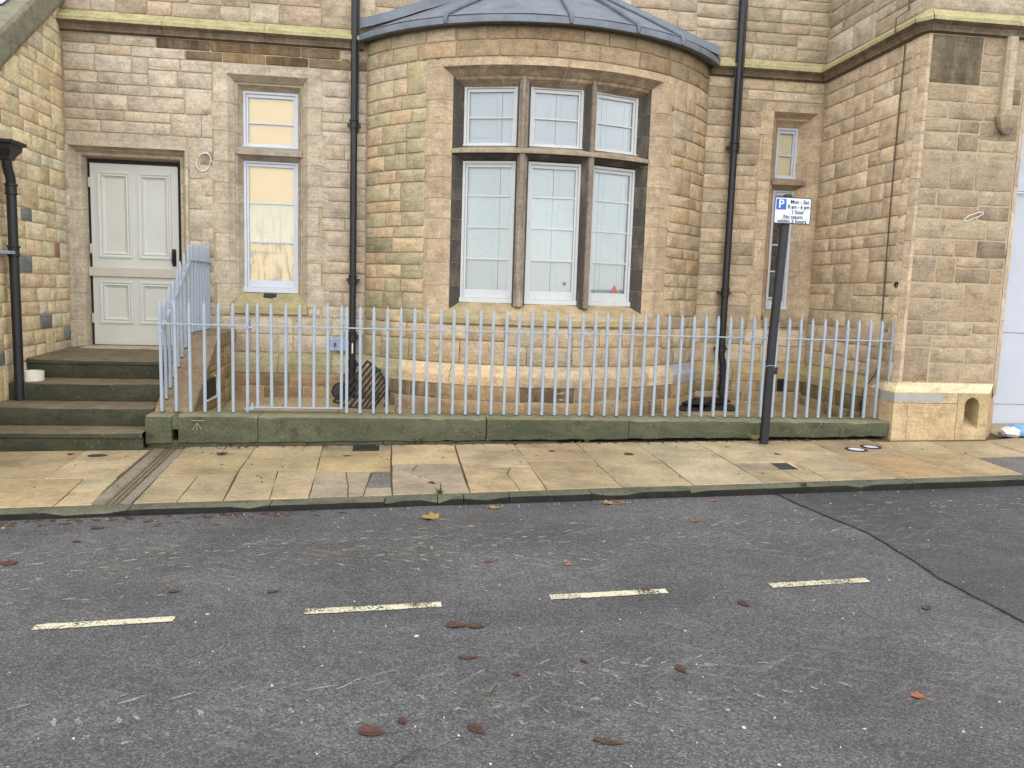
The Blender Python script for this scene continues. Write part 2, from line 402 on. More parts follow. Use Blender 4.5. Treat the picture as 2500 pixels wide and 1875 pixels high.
def blind_mat():
    m, nt, b = newmat('cream_blind_with_reflections'); q = N(nt); p = q.pos(False)
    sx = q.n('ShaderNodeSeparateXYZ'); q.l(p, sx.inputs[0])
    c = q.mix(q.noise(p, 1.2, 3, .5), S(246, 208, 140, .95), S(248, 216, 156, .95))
    st = q.ramp(q.noise(q.scale(p, (16, 16, 2.6)), 1.0, 6, .7, 1.2), [(.50, 0.0), (.60, .9)])  # grey-brown window reflections painted into the blind, stronger low down
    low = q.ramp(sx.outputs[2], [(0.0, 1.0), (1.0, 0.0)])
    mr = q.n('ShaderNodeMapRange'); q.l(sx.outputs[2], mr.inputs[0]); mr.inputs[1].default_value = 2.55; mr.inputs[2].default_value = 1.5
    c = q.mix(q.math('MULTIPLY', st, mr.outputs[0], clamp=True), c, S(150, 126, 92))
    band = q.ramp(q.noise(q.scale(p, (1.5, 1.5, 13)), 1.0, 4, .6), [(.6, 0.0), (.68, .5)])  # level bands of the same painted reflection
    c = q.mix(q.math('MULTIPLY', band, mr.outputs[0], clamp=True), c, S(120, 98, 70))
    q.l(c, b.inputs['Base Color']); b.inputs['Roughness'].default_value = .8
    return m
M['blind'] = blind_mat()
M['blindpale'] = simple_mat('pale_cream_blind', S(246, 230, 192, 1.0), .8, .08, 4, 0)

def glass_mat():
    m, nt, b = newmat('window_glass'); q = N(nt)
    nt.nodes.remove(b)
    out = [o for o in nt.nodes if o.type == 'OUTPUT_MATERIAL'][0]
    tr = q.n('ShaderNodeBsdfTransparent'); tr.inputs[0].default_value = (.97, .985, .985, 1)
    gl = q.n('ShaderNodeBsdfGlossy'); gl.inputs['Roughness'].default_value = .0
    p = q.pos()
    fr = q.n('ShaderNodeFresnel'); fr.inputs[0].default_value = 1.5
    mx = q.n('ShaderNodeMixShader'); q.l(q.math('MULTIPLY', fr.outputs[0], 1.35, clamp=True), mx.inputs[0])
    q.l(tr.outputs[0], mx.inputs[1]); q.l(gl.outputs[0], mx.inputs[2]); q.l(mx.outputs[0], out.inputs[0])
    return m
M['glass'] = glass_mat()
M['leadglass'] = simple_mat('dark_leaded_glass', S(66, 68, 66), .25, .25, 10, .2, 20, spec=.6)
def leaf_mat(name, a, b_, rough=.55):
    m, nt, b = newmat(name); q = N(nt); p = q.pos()
    c = q.mix(q.ramp(q.noise(p, 30, 4, .6), [(.35, 0.0), (.65, 1.0)]), a, b_)
    q.l(c, b.inputs['Base Color']); b.inputs['Roughness'].default_value = rough
    q.l(q.bump(q.noise(p, 90, 3, .6), .4, .004), b.inputs['Normal'])
    return m
M['leaf_red'] = leaf_mat('wet_red_leaf', S(94, 54, 45), S(66, 42, 37), .45)
M['leaf_brown'] = leaf_mat('brown_leaf', S(92, 62, 44), S(60, 42, 34), .45)
M['leaf_orange'] = leaf_mat('orange_leaf', S(168, 104, 66), S(138, 78, 54))
M['leaf_yellow'] = leaf_mat('yellow_leaf', S(176, 142, 82), S(134, 106, 60))
M['leaf_green'] = leaf_mat('green_yellow_leaf', S(164, 162, 96), S(120, 124, 70))
M['weed'] = leaf_mat('weed_green', S(96, 108, 54), S(70, 84, 40))
M['twig'] = leaf_mat('dry_twig', S(96, 80, 60), S(66, 52, 40))
M['grit'] = simple_mat('white_grit', S(216, 212, 200), .7, .1, 20, 0)

# ------------------------------------------------------------------ wall frames   P(u, d, v): along, outward, up
F = 9.67
LX = -3.78                       # face of the gabled wing
RB, XB, YB = 2.4514, 1.5548, 11.0294   # bow bay: radius and centre in plan
AB = math.radians(56.3)
def P_front(u, d, v): return (u, F - d, v)
def P_left(u, d, v): return (LX + d, u, v)
def P_bay(u, d, v):
    a = u / RB
    return (XB + (RB + d) * math.sin(a), YB - (RB + d) * math.cos(a), v)
S0, S1 = Vector((5.10, F)), Vector((5.06, 7.72))
SD = (S1 - S0); SLEN = SD.length; SD = SD / SLEN; SN = Vector((-SD.y, SD.x)) * -1.0
if SN.x > 0: SN = -SN
def P_side(u, d, v):
    p = S0 + SD * u + SN * d
    return (p.x, p.y, v)
PY = 7.65
def P_pillar(u, d, v): return (u, PY - d, v)

def sheet(P, us, vs_, hole=None, d=-.005, m=0):
    mb = MB()
    for i in range(len(us) - 1):
        for j in range(len(vs_) - 1):
            a, b, c, e = us[i], us[i + 1], vs_[j], vs_[j + 1]
            if hole and hole((a + b) / 2, (c + e) / 2): continue
            mb.poly([P(a, d, c), P(b, d, c), P(b, d, e), P(a, d, e)], m)
    return mb

def stone(P, u0, u1, v0, v1, parent, col, soot=0.0, mat='rubble', rough=1.0, name='stone', gap=None, proud=None, rng=random):
    """one squared rubble stone: irregular outline, worn corners, uneven proud face"""
    g = (rng.uniform(.004, .008) if gap is None else gap)
    a0, a1, b0, b1 = u0 + g, u1 - g, v0 + g * .9, v1 - g * .9
    w, h = a1 - a0, b1 - b0
    if w < .03 or h < .025: return None
    j = .0042 * rough
    cr = min(rng.uniform(.003, .011) * (.4 + .6 * rough), w * .3, h * .3)
    J = lambda s=1: rng.uniform(-j, j) * s
    pts = []
    for (cu, cv, su, sv, first) in ((a0, b0, 1, 1, 1), (a1, b0, -1, 1, 0), (a1, b1, -1, -1, 1), (a0, b1, 1, -1, 0)):
        k = rng.uniform(.5, 1.5) * cr
        A = (cu + J(.5), cv + sv * k); Bp = (cu + su * k, cv + J(.5))
        pts += [A, Bp] if first else [Bp, A]
        # midpoint of following edge
        if (cu, cv) == (a0, b0): pts.append((a0 + w * rng.uniform(.35, .65), b0 + J()))
        elif (cu, cv) == (a1, b0): pts.append((a1 + J(), b0 + h * rng.uniform(.35, .65)))
        elif (cu, cv) == (a1, b1): pts.append((a0 + w * rng.uniform(.35, .65), b1 + J()))
        else: pts.append((a0 + J(), b0 + h * rng.uniform(.35, .65)))
    pr = (rng.uniform(.0025, .006) if proud is None else proud)
    mu, mv = (a0 + a1) / 2, (b0 + b1) / 2
    ins = min(.007, w * .2, h * .2)
    V = []; Fc = []
    n = len(pts)
    for (u, v) in pts: V.append(P(u, -.02, v))
    for (u, v) in pts: V.append(P(u, pr * .35, v))
    for (u, v) in pts:
        uu = u + max(-ins, min(ins, mu - u)); vv = v + max(-ins, min(ins, mv - v))
        V.append(P(uu, pr + rng.uniform(-.001, .003) * rough, vv))
    V.append(P(mu + rng.uniform(-.1, .1) * w, pr + rng.uniform(.001, .006) * rough, mv + rng.uniform(-.1, .1) * h))
    for i in range(n):
        k = (i + 1) % n
        Fc.append((i, k, n + k, n + i)); Fc.append((n + i, n + k, 2 * n + k, 2 * n + i)); Fc.append((2 * n + i, 2 * n + k, 3 * n))
    me = bpy.data.meshes.new(name); me.from_pydata(V, [], Fc)
    me.materials.append(M[mat]); me.polygons.foreach_set('use_smooth', [True] * len(Fc))
    me.update()
    o = bpy.data.objects.new(name, me); COL.objects.link(o); o.parent = parent
    o.color = (col[0], col[1], col[2], soot)
    return o

def layout(u0, u1, v0, v1, holes=(), bh=.33, lw=(.24, .58), tall=.22, rng=random, extra=()):
    """squared, brought-to-courses rubble: returns stone rectangles"""
    out = []
    br = sorted({v0, v1, *extra, *[x for h in holes for x in (h[2], h[3]) if v0 < x < v1]})
    clean = [br[0]]
    for x in br[1:]:
        if x - clean[-1] > .07 or x == v1: clean.append(x)
    for a, b in zip(clean, clean[1:]):
        n = max(1, round((b - a) / bh)); cuts = [a + (b - a) * i / n + (rng.uniform(-.035, .035) if 0 < i < n else 0) for i in range(n + 1)]
        for c, e in zip(cuts, cuts[1:]):
            free = [(u0, u1)]
            for h in holes:
                if h[2] < e - .02 and h[3] > c + .02:
                    nf = []
                    for p, q in free:
                        if h[1] <= p or h[0] >= q: nf.append((p, q)); continue
                        if h[0] - p > .04: nf.append((p, h[0]))
                        if q - h[1] > .04: nf.append((h[1], q))
                    free = nf
            def row(p, q, y0, y1):
                x = p
                while q - x > 1e-4:
                    w = rng.uniform(*lw) * (1.12 if y1 - y0 > .2 else 1)
                    if q - x - w < lw[0] * .7: w = q - x
                    if w > lw[1] * 1.4: w = w / 2
                    out.append((x, x + w, y0, y1)); x += w
            for p, q in free:
                if e - c < .2: row(p, q, c, e); continue
                x = p
                while q - x > 1e-4:
                    if rng.random() < tall:
                        w = rng.uniform(lw[0] * .9, lw[1] * 1.0)
                        if q - x - w < .12: w = q - x
                        out.append((x, x + w, c, e)); x += w
                    else:
                        w = rng.uniform(.5, 1.3)
                        if q - x - w < .2: w = q - x
                        s = c + (e - c) * rng.uniform(.38, .62)
                        row(x, x + w, c, s); row(x, x + w, s, e); x += w
    return out

def pick(pal, rng=random):
    c = rng.choice(pal); k = rng.uniform(.92, 1.08)
    c = S(*c)[:3]; L = .3 * c[0] + .55 * c[1] + .15 * c[2]
    if len(pal) > 3:                                  # neighbours in one wall share its general tone
        m_ = [sum(S(*q)[i] for q in pal) / len(pal) for i in range(3)]
        c = [x * .56 + y * .44 for x, y in zip(c, m_)]
    return tuple(x * k for x in c)

PAL_FRONT = [(186, 168, 146), (178, 160, 138), (196, 178, 152), (172, 152, 130), (188, 160, 122), (164, 152, 138), (198, 186, 166), (182, 164, 140), (190, 172, 142), (168, 144, 116)]
PAL_UP = [(200, 184, 156), (190, 172, 142), (182, 164, 136), (204, 190, 164), (172, 160, 128), (194, 170, 142)]
PAL_LEFT = [(208, 186, 140), (198, 172, 126), (188, 178, 136), (214, 200, 162), (204, 182, 136), (190, 164, 122), (198, 188, 148), (184, 160, 126), (210, 192, 150), (172, 170, 150)]
PAL_JAMB = [(190, 168, 136), (194, 172, 140)]
PAL_BAY = [(186, 166, 136), (176, 156, 126), (192, 170, 132), (168, 150, 122), (182, 158, 118), (172, 160, 136), (196, 178, 148), (178, 150, 114)]
PAL_BAYG = [(168, 156, 122), (160, 150, 118), (174, 160, 126), (162, 148, 120), (180, 164, 132), (156, 150, 116)]
PAL_SIDE = [(190, 170, 140), (178, 158, 130), (198, 180, 148), (182, 160, 128), (192, 174, 140), (170, 152, 128), (200, 184, 156), (166, 148, 124)]
PAL_PIL = [(186, 166, 136), (176, 154, 122), (164, 140, 110), (190, 172, 142), (168, 150, 126), (196, 178, 146), (150, 132, 108)]
PAL_DRESS = [(190, 172, 146), (186, 168, 142), (192, 176, 150), (180, 162, 138), (192, 176, 152)]
PAL_PLINTH = [(198, 166, 118), (186, 154, 112), (206, 174, 126), (176, 148, 114), (164, 144, 120), (150, 140, 130)]

PAL_FRONT = [tuple(a * .55 + b * .45 for a, b in zip(c, (196, 186, 170))) for c in PAL_FRONT]
PAL_DRESS = [tuple(a * .55 + b * .45 for a, b in zip(c, (194, 183, 166))) for c in PAL_DRESS]
def lift(pal, k): return [tuple(min(255, 255 * ((c / 255) ** 2.2 * k) ** (1 / 2.2)) for c in q) for q in pal]
PAL_LEFT = [tuple(a * .8 + b * .2 for a, b in zip(c, (190, 180, 160))) for c in PAL_LEFT]
PAL_LEFT = lift(PAL_LEFT, 1.5); PAL_SIDE = lift(PAL_SIDE, 1.42); PAL_BAY = lift(PAL_BAY, 1.34); PAL_BAYG = lift(PAL_BAYG, 1.34); PAL_JAMB = lift(PAL_JAMB, 1.2); PAL_FRONT = lift(PAL_FRONT, 1.2); PAL_DRESS = lift(PAL_DRESS, 1.15)
PAL_LEFT, PAL_SIDE, PAL_BAY, PAL_BAYG, PAL_UP, PAL_PIL, PAL_JAMB = [[(r, g, min(255, b * 1.022)) for r, g, b in q] for q in (PAL_LEFT, PAL_SIDE, PAL_BAY, PAL_BAYG, PAL_UP, PAL_PIL, PAL_JAMB)]
# swept opening surround -----------------------------------------------------------------
def surround(P, u0, u1, v0, v1, prof, parent, blocks, band, pal, soot_in=0.0, head_top=.12, head_ext=.2, usub=1, sub='jamb_stone', head_name='lintel_stone', soot_from=2, rng=random, head=True, soothead=None):
    """jamb stones and a lintel with a moulded reveal; prof = [(inward offset, d)], the last point meets the frame"""
    basec = pick(pal, rng)
    vc = [v0]
    while v1 - vc[-1] > blocks * 1.5: vc.append(vc[-1] + blocks * rng.uniform(.75, 1.25))
    vc.append(v1)
    # mortar lining just behind the stones
    for side in (0, 1):
        mb = MB()
        L = [(o - .004, d - .004) for o, d in prof]
        for (o1, d1), (o2, d2) in zip(L, L[1:]):
            ua, ub = (u0 + o1, u0 + o2) if side == 0 else (u1 - o1, u1 - o2)
            mb.poly([P(ua, d1, v0), P(ub, d2, v0), P(ub, d2, v1 - o2), P(ua, d1, v1 - o1)])
        mb.build('joint_mortar', M['mortar'], parent)
    for side in (0, 1):
        for i, (a, b) in enumerate(zip(vc, vc[1:])):
            bw = band[i % 2] if side == 0 else band[(i + 1) % 2]
            bw *= rng.uniform(.85, 1.12)
            last = i == len(vc) - 2
            g = .0025
            line = [(-bw, .004), (-.006, .004), (0, .001)] + list(prof[1:])
            col = tuple(x * rng.uniform(.93, 1.06) for x in [basec])[0] if False else tuple(x * kk_ for kk_ in [rng.uniform(.9, 1.08)] for x in basec)
            def put(seg, nm, so, mt='dressed'):
                mb = MB(); bot, top = [], []
                for o, d in seg:
                    u = u0 + o if side == 0 else u1 - o
                    vt = b - g if not last else (v1 - max(o, 0)) - g * 0
                    bot.append(P(u, d, a + g)); top.append(P(u, d, vt))
                n = len(seg)
                mb.v = [tuple(x) for x in bot + top]
                for k in range(n - 1): mb.f.append((k, k + 1, n + k + 1, n + k)); mb.m.append(0)
                ob = mb.build(nm, M[mt], parent, fix=False)
                ob.color = (col[0], col[1], col[2], so)
                return ob
            # face band has real depth at its outer edge
            k = 2 + soot_from
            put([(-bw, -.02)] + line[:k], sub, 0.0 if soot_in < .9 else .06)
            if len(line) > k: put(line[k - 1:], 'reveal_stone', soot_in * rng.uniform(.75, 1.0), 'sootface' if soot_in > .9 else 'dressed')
    if head:
        us = [u0 + (u1 - u0) * i / usub for i in range(usub + 1)]
        so = soot_in if soothead is None else soothead
        col = pick(pal, rng)
        mb = MB()
        top = v1 + head_top
        e0, e1 = u0 - head_ext, u1 + head_ext
        fs = [e0] + us + [e1]
        for a, b in zip(fs, fs[1:]):
            mb.poly([P(a, .005, v1), P(b, .005, v1), P(b, .005, top), P(a, .005, top)])
        mb.poly([P(e0, -.02, v1), P(e0, .005, v1), P(e0, .005, top), P(e0, -.02, top)])
        mb.poly([P(e1, -.02, v1), P(e1, .005, v1), P(e1, .005, top), P(e1, -.02, top)])
        for a, b in zip(fs, fs[1:]):
            mb.poly([P(a, -.02, top), P(a, .005, top), P(b, .005, top), P(b, -.02, top)])
        o = mb.build(head_name, M['dressed'], parent, fix=False); o.color = (*col, .05)
        mb = MB()
        pr = [(0, .005)] + list(prof[1:])
        for (o1, d1), (o2, d2) in zip(pr, pr[1:]):
            for i in range(usub):
                t0, t1 = i / usub, (i + 1) / usub
                q = lambda t, o_: (u0 + o_) + (u1 - u0 - 2 * o_) * t
                mb.poly([P(q(t0, o1), d1, v1 - o1), P(q(t1, o1), d1, v1 - o1), P(q(t1, o2), d2, v1 - o2), P(q(t0, o2), d2, v1 - o2)])
        o = mb.build('lintel_soffit', M['dressed'], parent, fix=False); o.color = (*col, so)

def sash(parent, name, loc, rz, w, z0, z1, bars, fr=.045, bot=.09, mat='white', depth=.09, back=None, backcol=None, leaves=(), cols=1, sill=.05):
    """flat timber sash light in local x (across), y (inwards), z; bars are absolute heights"""
    fm = M[mat]
    mb = MB()
    mb.box(0, .03, 0, depth, z0, z1); mb.box(w - .03, w, 0, depth, z0, z1)
    mb.box(.03, w - .03, 0, depth, z1 - .03, z1)
    mb.box(-.004, w + .004, -.02, depth, z0, z0 + sill)
    o = mb.build(name, fm, parent, loc=(loc[0], loc[1], 0), rz=rz, bevel=.003)
    a0, a1, c0, c1 = .03, w - .03, z0 + sill, z1 - .03
    mb = MB(); s = fr - .020
    mb.box(a0 + .001, a0 + s, .018, .058, c0, c1); mb.box(a1 - s, a1 - .001, .018, .058, c0, c1)
    mb.box(a0 + s, a1 - s, .018, .058, c1 - .038, c1 - .001); mb.box(a0 + s, a1 - s, .018, .058, c0 + .001, c0 + bot)
    mb.build('sash_frame', fm, o, bevel=.004)
    gy = .036
    zs = [c0 + bot] + list(bars) + [c1 - .038]
    for b in bars:
        m2 = MB(); m2.box(a0 + s, a1 - s, .022, .05, b - .009, b + .009); m2.build('glazing_bar', fm, o, bevel=.004)
    for p, q in zip(zs, zs[1:]):
        m2 = MB(); m2.box(a0 + s - .004, a1 - s + .004, gy, gy + .004, p - .004, q + .004)
        m2.build('pane', M['glass'], o)
    if back:
        by = .062
        if leaves:
            xs = [0] + [w * t for t in leaves] + [w]
            for x0, x1 in zip(xs, xs[1:]):
                m2 = MB(); g = .0035
                m2.box(x0 + g, x1 - g, by, by + .03, z0, z1)
                # sunk panels
                zz = [z0 + .12, (z0 + z1) / 2 - .05, (z0 + z1) / 2 + .05, z1 - .12]
                if z1 - z0 < .9: zz = [z0 + .1, z1 - .1]
                for k in range(0, len(zz), 2):
                    if x1 - x0 > .2:
                        mo = .008
                        px0, px1, pz0, pz1 = x0 + .06, x1 - .06, zz[k], zz[k + 1]
                        m2.box(px0, px1, by - .006, by, pz0, pz0 + mo); m2.box(px0, px1, by - .006, by, pz1 - mo, pz1)
                        m2.box(px0, px0 + mo, by - .006, by, pz0 + mo, pz1 - mo); m2.box(px1 - mo, px1, by - .006, by, pz0 + mo, pz1 - mo)
                m2.build('shutter_leaf', M[back], o)
            m3 = MB(); m3.box(-.05, w + .05, by + .05, by + .06, z0 - .05, z1 + .05); m3.build('room_darkness', M['darkgap'], o)
        else:
            m2 = MB(); m2.box(-.03, w + .03, by, by + .02, z0 - .03, z1 + .03); m2.build('blind', M[back], o)
    return o

# ================================================================== SETTING
def zp(x, y): return -.005 + .016 * x - .02 * (7.55 - y)          # pavement plane
def zr(x, y): return -.0629 + .016 * x - .005 * y                  # road plane
def ky(x): return 5.665 + .050 * x                                 # kerb front line
mb = MB(); mb.poly([(-400, -400, -8), (400, -400, -8), (400, 400, -8), (-400, 400, -8)])
tag(mb.build('ground', M['joint']), kind='structure')

mb = MB()
xs = [-120, -40, -12, -6, -4, -2, 0, 2, 3.0, 4, 6, 10, 20, 60, 120]
ys = [-60, -20, -6, -2, 0, 1, 2, 3, 4, 5]
for x0, x1 in zip(xs, xs[1:]):
    for y0, y1 in zip(ys, ys[1:]):
        mb.poly([(x0, y0, zr(x0, y0)), (x1, y0, zr(x1, y0)), (x1, y1, zr(x1, y1)), (x0, y1, zr(x0, y1))])
    k0, k1 = ky(x0) + .06, ky(x1) + .06
    mb.poly([(x0, 5, zr(x0, 5)), (x1, 5, zr(x1, 5)), (x1, k1, zr(x1, k1)), (x0, k0, zr(x0, k0))])
road = tag(mb.build('road', M['asphalt'], fix=False), kind='structure')
# newer surfacing beyond a sealed seam
rng = random.Random(5)
seam = [(2.90, 5.86), (2.95, 5.4), (3.05, 4.8), (3.02, 4.3), (2.97, 3.9), (2.99, 3.4), (3.03, 2.6), (3.0, 1.0), (3.0, -4.0)]
mb = MB()
for (x0, y0), (x1, y1) in zip(seam, seam[1:]):
    e0, e1 = min(y0, ky(12)), y1
    mb.poly([(x0, y0, zr(x0, y0) + .004), (x1, y1, zr(x1, y1) + .004), (14, y1, zr(14, y1) + .004), (14, y0, zr(14, y0) + .004)])
mb.poly([(2.9, 5.86, zr(2.9, 5.86) + .004), (14, 5.86, zr(14, 5.86) + .004), (14, ky(14), zr(14, ky(14)) + .004), (2.95, 5.8, zr(2.95, 5.8) + .004)][::-1])
mb.build('resurfaced_patch', M['asphalt_new'], road, fix=False)
mb = MB(); pts = []
for i in range(60):
    t = i / 59 * (len(seam) - 1); k = min(int(t), len(seam) - 2); t -= k
    x = seam[k][0] + (seam[k + 1][0] - seam[k][0]) * t; y = seam[k][1] + (seam[k + 1][1] - seam[k][1]) * t
    w = rng.uniform(.003, .008); pts.append((x + rng.uniform(-.006, .006), y, w))
for (x0, y0, w0), (x1, y1, w1) in zip(pts, pts[1:]):
    mb.poly([(x0 - w0, y0, zr(x0, y0) + .008), (x1 - w1, y1, zr(x1, y1) + .008), (x1 + w1, y1, zr(x1, y1) + .008), (x0 + w0, y0, zr(x0, y0) + .008)])
mb.build('tar_seam', M['tar'], road, fix=False)
# dashed bay line
for (xa, ya, xb, yb) in ((-1.663, 3.735, -1.059, 3.774), (-.463, 3.80, .197, 3.832), (.755, 3.872, 1.383, 3.90), (1.97, 3.924, 2.55, 3.956)):
    mb = MB(); hw = .031; n = 26; up, lo = [], []
    for i in range(n + 1):
        x = xa + (xb - xa) * i / n; y = ya + (yb - ya) * i / n
        up.append((x, y + hw + rng.uniform(-.004, .004), zr(x, y) + .0045)); lo.append((x, y - hw + rng.uniform(-.004, .004), zr(x, y) + .0045))
    for i in range(n): mb.poly([lo[i], lo[i + 1], up[i + 1], up[i]])
    mb.build('lane_dash', M['roadpaint'], road, fix=False)

# ---- pavement: bed of dirt with separate flags
mb = MB()
px = [-9, -4, -2, 0, 2, 4, 6, 12]
for x0, x1 in zip(px, px[1:]):
    mb.poly([(x0, ky(x0) + .1, zp(x0, ky(x0)) - .012), (x1, ky(x1) + .1, zp(x1, ky(x1)) - .012), (x1, 9.5, zp(x1, 9.5) - .012), (x0, 9.5, zp(x0, 9.5) - .012)])
pavement = tag(mb.build('pavement', M['joint'], fix=False), kind='structure')
FL = [(206, 184, 142), (196, 174, 134), (212, 190, 150), (190, 166, 124), (200, 182, 146), (186, 168, 132), (208, 180, 136)]
FG = [(172, 158, 136), (164, 150, 130), (178, 162, 138)]
def flag(poly, col=None, mat='flag', name='flagstone', dz=None, g=.0028, rng=rng, par=None, zf=zp, thick=.05):
    """one paving flag: polygon in plan shrunk by the joint, slightly rocked"""
    cx = sum(p[0] for p in poly) / len(poly); cy = sum(p[1] for p in poly) / len(poly)
    n = len(poly); ins = []
    area = sum(poly[i][0] * poly[(i + 1) % n][1] - poly[(i + 1) % n][0] * poly[i][1] for i in range(n))
    if area < 0: poly = poly[::-1]
    for i in range(n):
        p0, p1, p2 = Vector(poly[i - 1]), Vector(poly[i]), Vector(poly[(i + 1) % n])
        e1 = (p1 - p0).normalized(); e2 = (p2 - p1).normalized()
        n1 = Vector((-e1.y, e1.x)); n2 = Vector((-e2.y, e2.x)); b = n1 + n2
        b = b / max(.3, (1 + n1.dot(n2)))
        ins.append(p1 + b * (g * rng.uniform(.6, 1.7)))
    # rough the edges
    out = []
    for i in range(n):
        a, b = ins[i], ins[(i + 1) % n]; L = (b - a).length; k = max(1, int(L / .16))
        for t in range(k):
            q = a.lerp(b, t / k); nn = Vector((-(b - a).y, (b - a).x)).normalized()
            out.append(q + nn * (rng.uniform(-.002, .004) if t else 0))
    dz = rng.uniform(-.002, .003) if dz is None else dz
    tx, ty = rng.uniform(-.004, .004), rng.uniform(-.004, .004)
    zf_ = lambda x, y: zf(x, y) + dz + (x - cx) * tx + (y - cy) * ty
    mb = MB(); m_ = len(out)
    mb.v = [(p.x, p.y, zf_(p.x, p.y) - thick) for p in out] + [(p.x, p.y, zf_(p.x, p.y) - .004) for p in out]
    C = Vector((cx, cy))
    mb.v += [((p + (C - p).normalized() * .006).x, (p + (C - p).normalized() * .006).y, zf_(p.x, p.y)) for p in out]
    for i in range(m_):
        j = (i + 1) % m_
        mb.f += [(i, j, m_ + j, m_ + i), (m_ + i, m_ + j, 2 * m_ + j, 2 * m_ + i)]; mb.m += [0, 0]
    mb.f.append(tuple(2 * m_ + i for i in range(m_))); mb.m.append(0)
    o = mb.build(name, M[mat], par or pavement, fix=False)
    c = col if col else pick(FL, rng)
    kk = rng.uniform(.93, 1.05); Lm = sum(c[:3]) / 3; c = tuple((Lm + (x - Lm) * 1.0) * kk * .87 for x in c[:3]); c = tuple(x * .72 + y * .28 for x, y in zip(c, S(200, 180, 144, .66)[:3]))
    o.color = (*c, 0.0)
    return o
def kb(x): return ky(x) + .152
PT = 7.53
def col2(xa, xb, sep, xat=None, xbt=None, c1=None, c2=None, top=PT):
    xat = xa if xat is None else xat; xbt = xb if xbt is None else xbt
    m0, m1 = (xa + xat) / 2, (xb + xbt) / 2
    flag([(xa, kb(xa)), (xb, kb(xb)), (m1, sep), (m0, sep)], c2)
    flag([(m0, sep), (m1, sep), (xbt, top), (xat, top)], c1)
G = lambda i=0: tuple(S(*FG[i])[:3])
# left of the drain channel
flag([(-4.2, kb(-4.2)), (-3.25, kb(-3.25)), (-3.3, 6.42), (-4.2, 6.40)]); flag([(-3.25, kb(-3.25)), (-2.38, kb(-2.38)), (-2.45, 6.43), (-3.3, 6.42)], tuple(S(208, 180, 134)[:3]))
flag([(-2.38, kb(-2.38)), (-2.13, kb(-2.13)), (-2.18, 6.05), (-2.41, 6.06)]); flag([(-2.41, 6.06), (-2.18, 6.05), (-2.21, 6.44), (-2.45, 6.43)], tuple(S(206, 190, 152)[:3]))
flag([(-4.2, 6.40), (-2.75, 6.43), (-2.8, PT - .12), (-4.2, PT - .12)], tuple(S(190, 168, 128)[:3])); flag([(-2.75, 6.43), (-2.22, 6.44), (-2.26, PT - .12), (-2.8, PT - .12)])
# dished drain channel in three-grooved setts
def channel(ya, yb):
    xa0, xa1 = -2.145 - (ya - 5.7) * .05, -2.145 - (yb - 5.7) * .05
    prof = [(0, 0), (.075, -.003), (.088, -.016), (.104, -.016), (.114, -.004), (.124, -.016), (.140, -.016), (.150, -.004), (.160, -.016), (.176, -.016), (.19, -.003), (.262, 0)]
    mb = MB(); A = [(xa0 + o, ya + .004, zp(xa0, ya) + d + .002) for o, d in prof]; B_ = [(xa1 + o, yb - .004, zp(xa1, yb) + d + .002) for o, d in prof]
    for i in range(len(prof) - 1): mb.poly([A[i], A[i + 1], B_[i + 1], B_[i]])
    lo = lambda p: (p[0], p[1], p[2] - .05)
    mb.poly([A[0], lo(A[0]), lo(A[-1])] + A[:0:-1]); mb.poly([A[0], B_[0], lo(B_[0]), lo(A[0])]); mb.poly([A[-1], lo(A[-1]), lo(B_[-1]), B_[-1]])
    o = mb.build('channel_stone', M['flag'], pavement, fix=True); o.color = (*pick([(150, 140, 122), (140, 130, 112)], rng), 0)
for a, b in ((5.72, 6.45), (6.45, 7.46)): channel(a, b)
# right of the channel
flag([(-1.87, kb(-1.87)), (-1.58, kb(-1.58)), (-1.62, 6.48), (-1.92, 6.47)]); flag([(-1.58, kb(-1.58)), (-1.27, kb(-1.27)), (-1.33, 6.50), (-1.62, 6.48)])
flag([(-1.92, 6.47), (-1.33, 6.50), (-1.35, PT - .16), (-1.97, PT - .16)], tuple(S(196, 172, 128)[:3]))
flag([(-1.97, PT - .16), (-1.62, PT - .16), (-1.62, PT), (-1.98, PT)], G(1)); flag([(-1.62, PT - .16), (-1.35, PT - .16), (-1.36, PT), (-1.62, PT)], G(2))
flag([(-1.27, kb(-1.27)), (-.95, kb(-.95)), (-1.02, 6.62), (-1.33, 6.60)]); flag([(-.95, kb(-.95)), (-.68, kb(-.68)), (-.71, 6.62), (-1.02, 6.62)])
flag([(-1.33, 6.60), (-.71, 6.62), (-.75, PT), (-1.36, PT)], tuple(S(204, 182, 136)[:3]))
# column with grey broken flag and a tar infill
flag([(-.68, kb(-.68)), (-.40, kb(-.4)), (-.42, 6.10), (-.69, 6.14)], G(0)); flag([(-.69, 6.14), (-.42, 6.10), (-.47, 6.53), (-.71, 6.53)], G(2)); flag([(-.40, kb(-.4)), (-.29, kb(-.29)), (-.265, 6.5), (-.47, 6.53), (-.42, 6.10)], G(1))
flag([(-.285, 6.02), (-.09, 6.02), (-.105, 6.52), (-.25, 6.52)], None, 'tarfill', 'tar_infill'); flag([(-.29, kb(-.29)), (-.08, kb(-.08)), (-.09, 6.02), (-.285, 6.02)], G(0))
flag([(-.71, 6.53), (-.105, 6.53), (-.115, 7.28), (-.74, 7.28)], tuple(S(198, 172, 122)[:3]))
flag([(-.74, 7.28), (-.46, 7.28), (-.47, PT), (-.75, PT)], G(2)); flag([(-.23, 7.28), (-.115, 7.28), (-.12, PT), (-.235, PT)], G(1))
